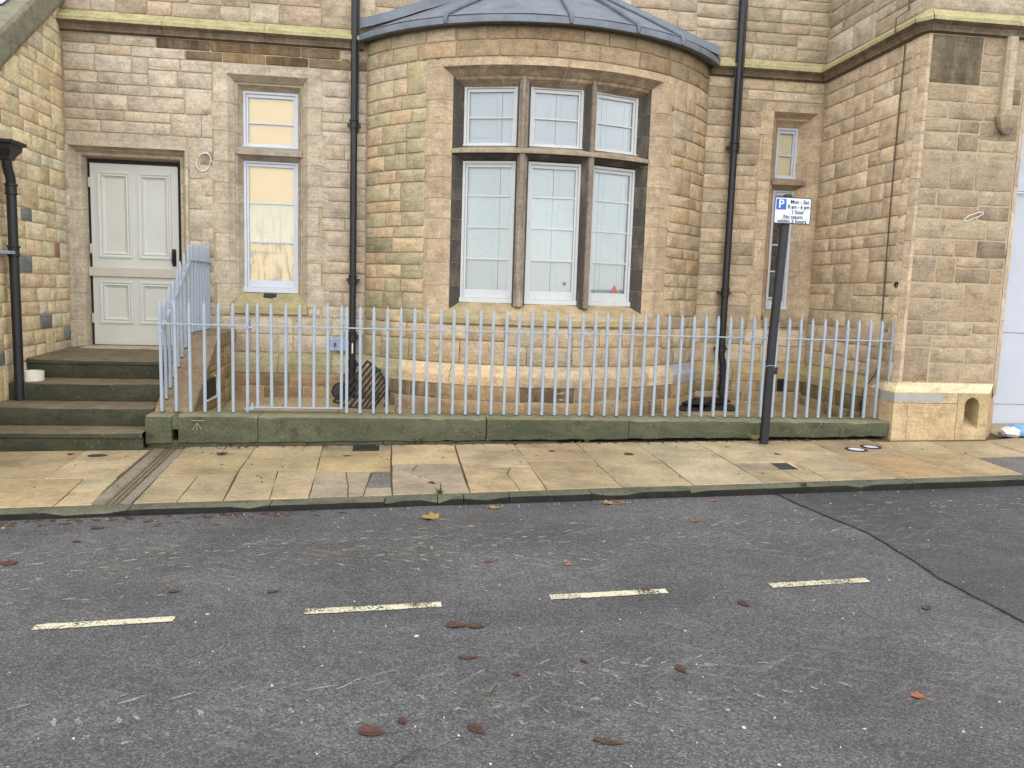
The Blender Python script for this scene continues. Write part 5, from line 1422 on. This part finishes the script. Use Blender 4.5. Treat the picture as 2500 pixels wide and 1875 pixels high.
text('No return', sx0 + .192, sz1 - .184, .047, 'signblack', .192, .022); text('within 2 hours', sx0 + .185, sz1 - .2245, .047, 'signblack', .292, .022); frame_line(sx0 + .03, sx1 - .03, sz0 + .008, sz0 + .05)
# string and tag round the post
sg = tag(empty('tied_string', (3.535, 7.40, .83)), 'turquoise string with a dark tag tied round the sign post', 'string')
mb = MB(); pts = []
for i in range(17):
    a = math.pi * 2 * i / 16; pts.append((.012 + .049 * math.cos(a) * (1.15 if math.cos(a) > 0 else 1), .049 * math.sin(a), .02 * math.cos(a) + .012 * math.sin(a * 2)))
mb.tube(pts, .0025, 6); mb.tube([(.068, -.01, .02), (.07, -.014, -.05), (.06, -.012, -.11)], .0025, 6); mb.build('loop', M['string'], sg, smooth=True)
mb = MB(); mb.prism([(.052, -.09), (.085, -.085), (.088, -.03), (.078, -.01), (.06, -.02)], -.018, -.006, P=XZ); mb.build('hanging_tag', M['iron'], sg, bevel=.003)

# steel lock box on the wall
kbx = tag(empty('steel_lock_box'), 'small blue-grey bolted steel plate box on wall beside the downpipe', 'lock box')
mb = MB(); mb.box(-.885, -.70, F - .055, F - .001, .70, .862); mb.build('casing', M['steel'], kbx, bevel=.004)
for x in (-.862, -.79):
    for z_ in (.725, .84):
        mb = MB(); mb.lathe([(.009, 0), (.009, .006), (.004, .010), (0, .011)], n=10); o = mb.build('bolt', M['plastic'], kbx, smooth=True); o.location = (x, F - .055, z_); o.rotation_euler = (math.pi / 2, 0, 0)
mb = MB(); mb.tube([(-.825, F - .056, .79), (-.825, F - .08, .785), (-.825, F - .085, .75)], .008, 8); mb.build('handle', M['iron'], kbx, smooth=True)

# slatted iron frame leaning in the corner
gr = tag(empty('slatted_iron_frame'), 'flaking black slatted metal frame tipped against the downpipe base', 'metal frame')
A, Bq, C, D = Vector((-.43, 9.28, .615)), Vector((-.79, 9.08, .175)), Vector((-.35, 8.93, .115)), Vector((-.20, 9.16, .30))
def edge(p, q, bow, t): return p.lerp(q, t) + bow * math.sin(math.pi * t)
bw1, bw2 = Vector((.02, -.03, -.025)), Vector((.04, -.02, .03))
for i in range(9):
    t = i / 8; p = edge(Bq, C, bw1, t); q = edge(A, D, bw2, t)
    d = (q - p).normalized(); s_ = Vector((.5, -.6, .2)).cross(d).normalized() * .012; n_ = d.cross(s_).normalized() * .004
    mb = MB(); mb.rings([[e + s_ + n_, e - s_ + n_, e - s_ - n_, e + s_ - n_] for e in (p - d * .012, q + d * .012)], 0, True, True, True); mb.build('slat', M['rust'], gr)
for (p, q, bw_) in ((Bq, C, bw1), (A, D, bw2)):
    mb = MB(); mb.tube([edge(p, q, bw_, i / 8) for i in range(9)], .012, 8); mb.build('side_rail', M['rust'], gr, smooth=True)
mb = MB(); mb.tube([D, D + Vector((.03, -.04, -.02)), Vector((-.23, 9.05, .12))], .010, 8); mb.tube([A.lerp(D, .35), A.lerp(D, .35) + Vector((.07, -.02, .02))], .016, 8); mb.build('foot', M['rust'], gr, smooth=True)
mb = MB(); mb.lathe([(.0, -.02), (.10, -.018), (.105, 0), (.1, .018), (.09, .006), (0, .004)], n=20); dsk = mb.build('black_disc', M['iron'], smooth=True); dsk.location = (-.735, 9.33, .255); dsk.rotation_euler = (math.radians(75), 0, .25)
tag(dsk, 'round black lid propped behind the slatted metal frame', 'lid')
# broken slates under the shoe
sp = tag(empty('slate_heap'), 'heap of broken black slates under the right downpipe shoe', 'slates')
r9 = random.Random(19)
for (cx, cy, w, d, z_, a) in ((3.45, 9.14, .46, .26, .13, .1), (3.80, 9.20, .40, .30, .14, -.2), (3.62, 9.38, .5, .3, .165, .3), (3.85, 9.45, .34, .25, .18, .7), (3.52, 9.28, .36, .2, .185, -.35), (3.72, 9.52, .3, .2, .195, .15)):
    mb = MB(); pl_ = [(-w / 2, -d / 2), (w * .3, -d / 2 - .03), (w / 2, -d * .2), (w * .42, d / 2), (-w * .1, d / 2 + .03), (-w / 2 + .04, d * .3)]
    mb.prism(pl_, 0, .014); o = mb.build('slate', M['iron'], sp, bevel=.002); o.location = (cx, cy, z_); o.rotation_euler = (r9.uniform(.02, .12), r9.uniform(-.08, .08), a)
# louvred grey vent on the front wall and a dark bracket
vt = tag(empty('louvre_vent'), 'small dark louvred vent low on the wall beneath the narrow window', 'vent')
mb = MB(); mb.box(4.705, 4.80, F - .10, F - .07, .305, .462); mb.build('frame', M['rust'], vt, bevel=.003)
mb = MB()
for k in range(4): mb.box(4.718 + k * .021, 4.730 + k * .021, F - .105, F - .099, .32, .445)
mb.build('louvres', M['iron'], vt)
# conductor cable on the wing's side wall
cc = tag(empty('wall_cable'), 'thin dark cable running down the side wall of the right wing', 'cable')
mb = MB(); uu = (F - 7.975)
mb.tube([P_side(uu - .01 + .012 * math.sin(z_ * 1.7), .022 if not 4.1 < z_ < 4.4 else .145, z_) for z_ in (5.3, 4.8, 4.45, 4.36, 4.2, 4.1, 3.6, 3.0, 2.4, 1.8, 1.2, .8)] + [P_side(uu - .02, .03, .70), P_side(uu - .10, .11, .52), P_side(uu - .11, .11, .2)], .0065, 8); mb.build('run', M['twig'], cc, smooth=True)
mb = MB(); mb.box(*sorted((P_side(uu - .12, .14, 0)[0], P_side(uu - .1, .1, 0)[0])), 8.04, 8.075, .30, .40); mb.build('clamp', M['rust'], cc, bevel=.003)
# wire loops
def wire_loop(c, ax, az, n, jit, label, seed, P):
    r = random.Random(seed); mb = MB(); pts = []
    for i in range(n * 16 + 1):
        a = 6.28318 * i / 16; k = 1 + .06 * math.sin(i * .7 + seed)
        pts.append(P(c[0] + ax * k * math.cos(a) + jit * math.sin(a), .018 + .006 * math.sin(i * .9), c[1] + az * k * math.sin(a) + jit * math.cos(a) * .3))
    mb.tube(pts, .0045, 6); tag(mb.build('wire_loop', M['plastic'], smooth=True), label, 'cable', 'white wire loops')
wire_loop((-2.295, 2.81), .078, .10, 2, .01, 'white coiled wire loop hanging beside the door surround', 1, P_front)
wire_loop((5.73, 2.375), .10, .028, 1, .02, 'white wire loop hanging flat on the corner pier', 2, lambda u, d, v: (u, PY - d - .01, v + (u - 5.73) * .28))
# plastic bowl on the step
mb = MB(); mb.lathe([(.0, .0), (.092, .0), (.098, .006), (.100, .098), (.094, .100), (.090, .09), (.088, .012), (.0, .010)], n=32)
bw = mb.build('bowl', M['ceramic'], smooth=True); bw.location = (-3.60, 8.29, .455); tag(bw, 'round white tub on the step beside the left downpipe', 'tub')

# ---- covers let into the paving
def zpl(x, y, h): return (x, y, zp(x, y) + h)
hc = tag(empty('hydrant_cover'), 'rusty rectangular iron cover in the paving against the mossy wall', 'cover')
mb = MB(); mb.prism([(-.455, 7.285), (-.235, 7.285), (-.235, 7.52), (-.465, 7.52)], -.02, .003, P=zpl); mb.build('plate', M['rust'], hc)
mb = MB()
for k in range(9): mb.prism([(-.44 + k * .022, 7.38), (-.43 + k * .022, 7.38), (-.43 + k * .022, 7.45), (-.44 + k * .022, 7.45)], .003, .006, P=zpl)
for yy in (7.32, 7.35, 7.48, 7.50): mb.prism([(-.445, yy), (-.245, yy), (-.245, yy + .008), (-.445, yy + .008)], .003, .006, P=zpl)
mb.build('raised_pattern', M['iron'], hc)
sc_ = tag(empty('square_cover'), 'square dark iron inspection cover set among the sandy flags', 'cover')
mb = MB(); mb.prism([(3.205, 6.355), (3.415, 6.355), (3.425, 6.615), (3.215, 6.615)], -.03, .0, P=zpl); mb.build('frame', M['flag'], sc_).color = (*S(206, 186, 150)[:3], 0)
mb = MB(); mb.prism([(3.215, 6.365), (3.375, 6.365), (3.375, 6.59), (3.225, 6.59)], -.01, .004, P=zpl); mb.build('lid', M['tar'], sc_)
for i, (x, y, r_, lb) in enumerate(((4.335, 7.09, .105, 'round cover with pale centre, the nearer of two overlapping in the paving'), (4.545, 7.185, .10, 'round cover with pale centre, the farther of two overlapping in the paving'))):
    rc = tag(empty('round_cover', (x, y, zp(x, y))), lb, 'cover', 'round covers in the paving')
    mb = MB(); mb.lathe([(r_, -.02), (r_, .004 + i * .002), (r_ * .72, .006 + i * .002), (r_ * .70, .003)], n=32); mb.build('rim', M['iron'], rc, smooth=True)
    mb = MB(); mb.lathe([(r_ * .71, -.01), (r_ * .71, .0035), (0, .0045)], n=32); mb.build('centre_disc', M['signwhite'], rc, smooth=True)
# tread rubber mark at the left of paving
mb = MB(); mb.lathe([(.075, 0), (.075, .002), (0, .0025)], n=20); o = mb.build('gum_patch', M['tar'], pavement); o.location = (-2.63, 7.20, zp(-2.63, 7.2) + .003); o.scale = (1.1, .7, 1)

# ---- litter
lt = tag(empty('crumpled_packaging', (6.40, 7.60, zp(6.4, 7.6))), 'crumpled white and blue plastic packaging by the hoarding', 'litter')
rl = random.Random(77)
mb = MB(); R = []
for i in range(9):
    t = i / 8; w = .11 * math.sin(math.pi * (t * .9 + .08)) + .02
    R.append([(t * .36 - .12, w * math.cos(6.283 * k / 9) * rl.uniform(.7, 1.2), max(.003, .055 + w * .6 * math.sin(6.283 * k / 9) * rl.uniform(.6, 1.2))) for k in range(9)])
mb.rings(R, 0, True, True, True); mb.m = [1 if (k // 9) in (3, 4) else 0 for k in range(len(mb.f))]
mb.build('wrapper', [M['plastic'], M['blueplastic']], lt)
mb = MB(); mb.tube([(-.16, -.03, .03), (-.12, -.02, .035), (-.06, 0, .03)], [.03, .034, .03], 8); mb.build('torn_end', M['greylabel'], lt)

def leaf_outline(kind):
    if kind == 'oval':
        return [(math.sin(t) * .5 * (1 - .25 * math.cos(t)) * .62, -math.cos(t) * .5) for t in [6.28318 * i / 18 for i in range(18)]]
    if kind == 'maple':
        rad = [.30, .24, .38, .29, .48, .33, .52, .33, .48, .29, .38, .24, .30, .06]
        return [(math.sin(-2.5 + 5.0 * i / 12) * rad[i], math.cos(-2.5 + 5.0 * i / 12) * rad[i]) for i in range(13)] + [(0, -.12)]
    return [(math.sin(t) * .16 * (1 + .2 * math.sin(3 * t)), -math.cos(t) * .5) for t in [6.28318 * i / 14 for i in range(14)]]
def leaf(x, y, size, kind, mat, rot, zfun, curl=.10, name='fallen_leaf', stem=True, lift=.003, tilt=0.0):
    ol = leaf_outline(kind); V = []; n = len(ol); r = random.Random(int((x * 977 + y * 353) * 100) & 65535)
    top = [(a * size, b * size, lift + size * curl * (abs(a) ** 1.3 + .6 * b * b) * r.uniform(.5, 1.3)) for a, b in ol]
    c0 = (0, 0, lift + .001)
    mb = MB(); mb.v = top + [c0] + [(p[0], p[1], p[2] - .0016) for p in top] + [(0, 0, lift - .0008)]
    for i in range(n):
        j = (i + 1) % n
        mb.f += [(i, j, n), (n + 1 + j, n + 1 + i, 2 * n + 1), (i, n + 1 + i, n + 1 + j, j)]; mb.m += [0, 0, 0]
    if stem: mb.tube([(0, -.1 * size, lift + .002), (.02 * size, -.5 * size, lift + .004), (.06 * size, -.8 * size, lift + .006)], .0016, 5)
    o = mb.build(name, M[mat], fix=False, smooth=False)
    o.location = (x, y, zfun(x, y)); gx = .016
    o.rotation_euler = (tilt, -gx, rot)
    return o
def zrl(x, y): return zr(x, y) + (.004 if x > 3.0 else 0)
LV = [  # x, y, size, kind, material, rotation, on, label
 (-2.18, 4.64, .17, 'maple', 'leaf_red', .4, 'r', 'large dark red leaf on the road nearest the frame edge below the steps'),
 (.255, 3.575, .13, 'oval', 'leaf_red', 1.5, 'r', 'bright russet oval leaf, larger of the touching pair below the road dashes'),
 (.345, 3.555, .10, 'oval', 'leaf_brown', 1.3, 'r', 'darker brown oval leaf touching the russet one below the road dashes'),
 (-.10, 2.70, .13, 'oval', 'leaf_red', 1.2, 'r', 'broad maroon leaf on the road close to the camera'),
 (.01, 2.76, .065, 'oval', 'leaf_red', .3, 'r', 'small red leaf beside the broad maroon leaf near the camera'),
 (.28, 3.24, .11, 'slim', 'leaf_brown', 1.4, 'r', 'curled grey-brown leaf lying below the touching pair on the road'),
 (1.28, 3.93, .07, 'oval', 'leaf_red', .9, 'r', 'small russet leaf lying on the third road dash'),
 (1.72, 3.70, .10, 'oval', 'leaf_red', .2, 'r', 'dark maroon leaf between the third and fourth road dashes'),
 (2.63, 3.56, .09, 'oval', 'leaf_red', 2.2, 'r', 'brown-red leaf on the road beyond the last dash'),
 (.27, 2.68, .10, 'oval', 'leaf_brown', .6, 'r', 'blackish crumpled leaf on the road near the camera'),
 (.72, 2.55, .14, 'slim', 'leaf_brown', 1.2, 'r', 'long curled brown leaf nearest the camera'),
 (.50, 4.43, .085, 'maple', 'leaf_red', 2.0, 'r', 'small red leaf in mid road above the second dash'),
 (.95, 4.35, .085, 'maple', 'leaf_orange', .7, 'r', 'small orange leaf in mid road above the third dash'),
 (2.0, 5.15, .10, 'maple', 'leaf_orange', 2.4, 'r', 'orange leaf in mid road level with the sign post'),
 (.20, 5.36, .25, 'maple', 'leaf_yellow', .9, 'r', 'big flattened olive-yellow leaf on the road near the kerb'),
 (.66, 5.60, .16, 'maple', 'leaf_yellow', 2.6, 'r', 'golden leaf on the road tight against the kerb'),
 (1.52, 5.64, .17, 'maple', 'leaf_yellow', 1.1, 'r', 'pale yellow leaf crumpled at the kerb edge'),
 (1.62, 5.66, .11, 'maple', 'leaf_orange', .2, 'r', 'orange leaf beside the pale yellow one at the kerb'),
 (2.34, 5.66, .09, 'maple', 'leaf_orange', 1.8, 'r', 'orange leaf at the kerb foot before the new tarmac'),
 (-1.16, 4.13, .07, 'oval', 'leaf_red', 1.4, 'r', 'small maroon leaf above the first road dash'),
 (-.66, 4.08, .07, 'oval', 'leaf_red', 1.7, 'r', 'small maroon leaf between the first and second dashes'),
 (-1.95, 5.30, .11, 'oval', 'leaf_red', 1.5, 'r', 'rust leaf on the road below the drain channel'),
 (-1.97, 5.02, .07, 'oval', 'leaf_red', 1.2, 'r', 'small rust leaf farther from the kerb below the drain channel'),
 (1.16, 3.05, .09, 'oval', 'leaf_brown', .1, 'r', 'olive-brown upright oval leaf in the near road'),
 (2.02, 2.73, .10, 'maple', 'leaf_orange', .5, 'r', 'orange-tan leaf low in the near road toward the new tarmac'),
 (.77, 3.16, .07, 'slim', 'leaf_red', .4, 'r', 'thin red-brown leaf sliver in the near road'),
 (.47, 3.07, .05, 'oval', 'leaf_red', .7, 'r', 'tiny bright red leaf in the near road'),
 (-1.58, 7.19, .19, 'maple', 'leaf_red', 1.2, 'p', 'large dark red leaf on the paving right of the drain channel'),
 (-2.87, 7.25, .10, 'maple', 'leaf_red', .3, 'p', 'dark red leaf on the paving below the steps'),
 (2.05, 7.0, .13, 'oval', 'leaf_brown', 1.3, 'p', 'dark brown curled leaf on the paving between bay and post'),
 (3.45, 6.92, .08, 'oval', 'leaf_brown', .9, 'p', 'brown leaf on the paving in front of the sign post'),
 (3.10, 7.25, .09, 'maple', 'leaf_yellow', .4, 'p', 'tan leaf on the paving just left of the sign post'),
 (.22, 6.12, .09, 'oval', 'leaf_red', .6, 'p', 'red leaf on the cracked grey flag'),
 (-.50, 7.08, .11, 'slim', 'leaf_brown', 1.5, 'p', 'long thin brown leaf below the rectangular cover'),
 (1.36, 7.16, .08, 'oval', 'leaf_brown', 1.4, 'p', 'brown leaf on the paving under the bay'),
]
for (x, y, s_, k, m_, r_, on, lb) in LV:
    o = leaf(x, y, s_ * .74, k, m_, r_, zrl if on == 'r' else (lambda a, b: zp(a, b) + .003), curl=.28 if s_ > .08 else .36)
    tag(o, lb, 'leaf', 'fallen leaves')
cl = leaf(3.43, 7.43, .20, 'maple', 'leaf_green', 2.4, lambda a, b: zp(a, b) + .035, curl=.75, tilt=.5, lift=.01); tag(cl, 'crumpled green-yellow leaf propped at the foot of the sign post', 'leaf', 'fallen leaves')
# uncountable scraps: leaf fragments, grit, droppings
rf = random.Random(99)
def scraps(name, mat, n, area, size, label, cat, thick=.002, zf__=zrl):
    mb = MB()
    for _ in range(n):
        x, y = area(rf); s_ = rf.uniform(*size); a = rf.uniform(0, 6.28); k = rf.randint(5, 7); h = zf__(x, y)
        asp = rf.uniform(.4, 1)
        pts = []
        for i in range(k):
            t = 6.28318 * i / k; r_ = s_ * rf.uniform(.6, 1.2); u, v = r_ * math.cos(t), r_ * asp * math.sin(t)
            pts.append((x + u * math.cos(a) - v * math.sin(a), y + u * math.sin(a) + v * math.cos(a)))
        mb.prism(pts, h - .002, h + thick * rf.uniform(.6, 1.6))
    tag(mb.build(name, M[mat]), label, cat, kind='stuff')
def any_road(r):
    while True:
        y = 2.1 + (r.random() ** 1.5) * 3.4; x = r.uniform(-2.6, 5.0)
        if y < ky(x) - .05: return x, y
def gutter(r): x = r.uniform(-2.7, 4.5); return x, ky(x) - abs(r.gauss(0, .05)) - .03
def gutter_l(r): x = r.uniform(-2.7, -.4); return x, ky(x) - abs(r.gauss(0, .09)) - .03
def pave(r): x = r.uniform(-3, 5.6); return x, r.uniform(6.1, 7.5)
def wallfoot(r): x = r.uniform(-2.3, 4.9); return x, 7.52 - abs(r.gauss(0, .025))
zpp = lambda a, b: zp(a, b) + .003
scraps('road_grit', 'grit', 330, any_road, (.0015, .006), 'scattered white grit and specks on the road', 'grit')
scraps('pale_droppings', 'grit', 16, any_road, (.006, .014), 'pale splashes dotted over the road', 'droppings', .0012)
scraps('leaf_fragments', 'leaf_red', 70, gutter_l, (.01, .04), 'wet red leaf fragments along the kerb', 'leaf litter')
scraps('leaf_litter', 'leaf_brown', 60, pave, (.004, .012), 'brown leaf scraps on the paving', 'leaf litter', .003, zpp)
scraps('wall_foot_litter', 'twig', 150, wallfoot, (.006, .02), 'dirt and leaf crumbs at the foot of the mossy wall', 'leaf litter', .008, zpp)
scraps('gutter_grit', 'grit', 60, gutter, (.002, .006), 'pale grit in the gutter', 'grit')
def prints(rows, label):
    '''tread prints of dried mud: short oblique dabs set along wheel tracks'''
    mb = MB()
    for (xa, xb, y0, pitch, ang, ln, wd) in rows:
        x = xa
        while x < xb:
            if rf.random() < .82:
                cx = x + rf.gauss(0, .02); cy = y0 + .05 * cx + rf.gauss(0, .018); a = ang + rf.gauss(0, .12); L_ = ln * rf.uniform(.3, .95); w_ = wd * rf.uniform(.5, 1.7)
                d = Vector((math.cos(a), math.sin(a))); n_ = Vector((-d.y, d.x)); up, lo = [], []
                for i in range(5):
                    t = i / 4 - .5; k = w_ * (1 - (2 * t) ** 2 * .75) * rf.uniform(.6, 1.2); c = Vector((cx, cy)) + d * (t * L_) + n_ * rf.gauss(0, .002)
                    u, v = c + n_ * k, c - n_ * k; up.append((u.x, u.y, zrl(u.x, u.y) + .0022)); lo.append((v.x, v.y, zrl(v.x, v.y) + .0022))
                for i in range(4): mb.poly([lo[i], lo[i + 1], up[i + 1], up[i]])
            x += pitch * rf.uniform(.8, 1.25)
    tag(mb.build('tread_prints', M['mud'], fix=False), label, 'mud prints', kind='stuff')
prints([(-1.25, .9, 2.93, .105, -1.05, .075, .007), (-1.4, 1.3, 3.08, .13, .55, .16, .006), (-1.2, 1.2, 2.80, .12, .3, .05, .008), (-.2, 1.8, 2.74, .11, -.95, .07, .006), (.6, 1.7, 3.02, .10, -.25, .08, .009), (.2, 1.6, 2.66, .12, -1.0, .06, .006)], 'pale mud tread prints across the near lane')
prints([(-2.4, 2.9, 4.95, .10, .5, .11, .008), (-2.2, 2.9, 4.72, .11, .35, .10, .008), (-1.9, 2.4, 4.50, .12, -.75, .09, .008), (-2.3, .6, 4.60, .09, .1, .08, .009), (-1.6, 1.0, 4.83, .09, .2, .07, .010), (-.4, 2.7, 5.12, .16, .12, .09, .010), (-2.3, -.6, 4.35, .10, .4, .08, .008), (-2.2, -1.2, 4.15, .09, .2, .07, .008), (-.3, 1.2, 4.38, .12, -.7, .10, .008)], 'pale mud tread prints along the far wheel track')
prints([(3.15, 5.3, 5.28, .17, .04, .08, .011), (3.1, 5.2, 5.14, .10, .5, .10, .007), (3.1, 5.2, 5.0, .11, -.4, .11, .007), (3.2, 4.2, 3.6, .16, -.5, .1, .007)], 'pale mud tread prints on the newer tarmac')
def weeds(x, y, h, n, lb, zf__=zp):
    mb = MB(); r = random.Random(int(x * 1000))
    for _ in range(n):
        a = r.uniform(0, 6.28); l_ = h * r.uniform(.5, 1.1); b = Vector((r.uniform(-.02, .02), r.uniform(-.01, .01), 0)); dx = Vector((math.cos(a), math.sin(a), 0))
        w = Vector((-dx.y, dx.x, 0)) * r.uniform(.003, .006); p0, p1, p2 = b, b + dx * l_ * .35 + Vector((0, 0, l_ * .7)), b + dx * l_ * .9 + Vector((0, 0, l_ * .6))
        mb.poly([p0 - w, p0 + w, p1 + w, p1 - w]); mb.poly([p1 - w, p1 + w, p2])
    o = mb.build('weed', M['weed'], fix=False); o.location = (x, y, zf__(x, y)); tag(o, lb, 'weed', 'small weeds')
weeds(.13, 7.535, .09, 22, 'weed tuft at the wall foot below the bow window'); weeds(1.78, 7.53, .06, 16, 'weed tuft at the wall foot left of the sign post')
weeds(.27, 5.83, .06, 18, 'weed tuft growing between kerb stones at the cracked flag'); weeds(3.15, 5.84, .05, 14, 'weed tuft growing in the kerb near the square cover')
# two dry twigs
for (x, y, a, L, lb) in ((.36, 2.95, 1.1, .10, 'thin brown twig on the near road'), (.02, 2.53, .8, .16, 'forked dark twig at the near edge of the road')):
    mb = MB(); d = Vector((math.cos(a), math.sin(a), 0)); mb.tube([-d * L / 2 + Vector((0, 0, .004)), Vector((.004, .004, .007)), d * L / 2 + Vector((0, 0, .004))], [.002, .003, .0015], 6); mb.tube([Vector((0, 0, .006)), Vector((.03, -.02, .008))], .0015, 5)
    o = mb.build('twig', M['twig'], smooth=True); o.location = (x, y, zr(x, y)); tag(o, lb, 'twig')
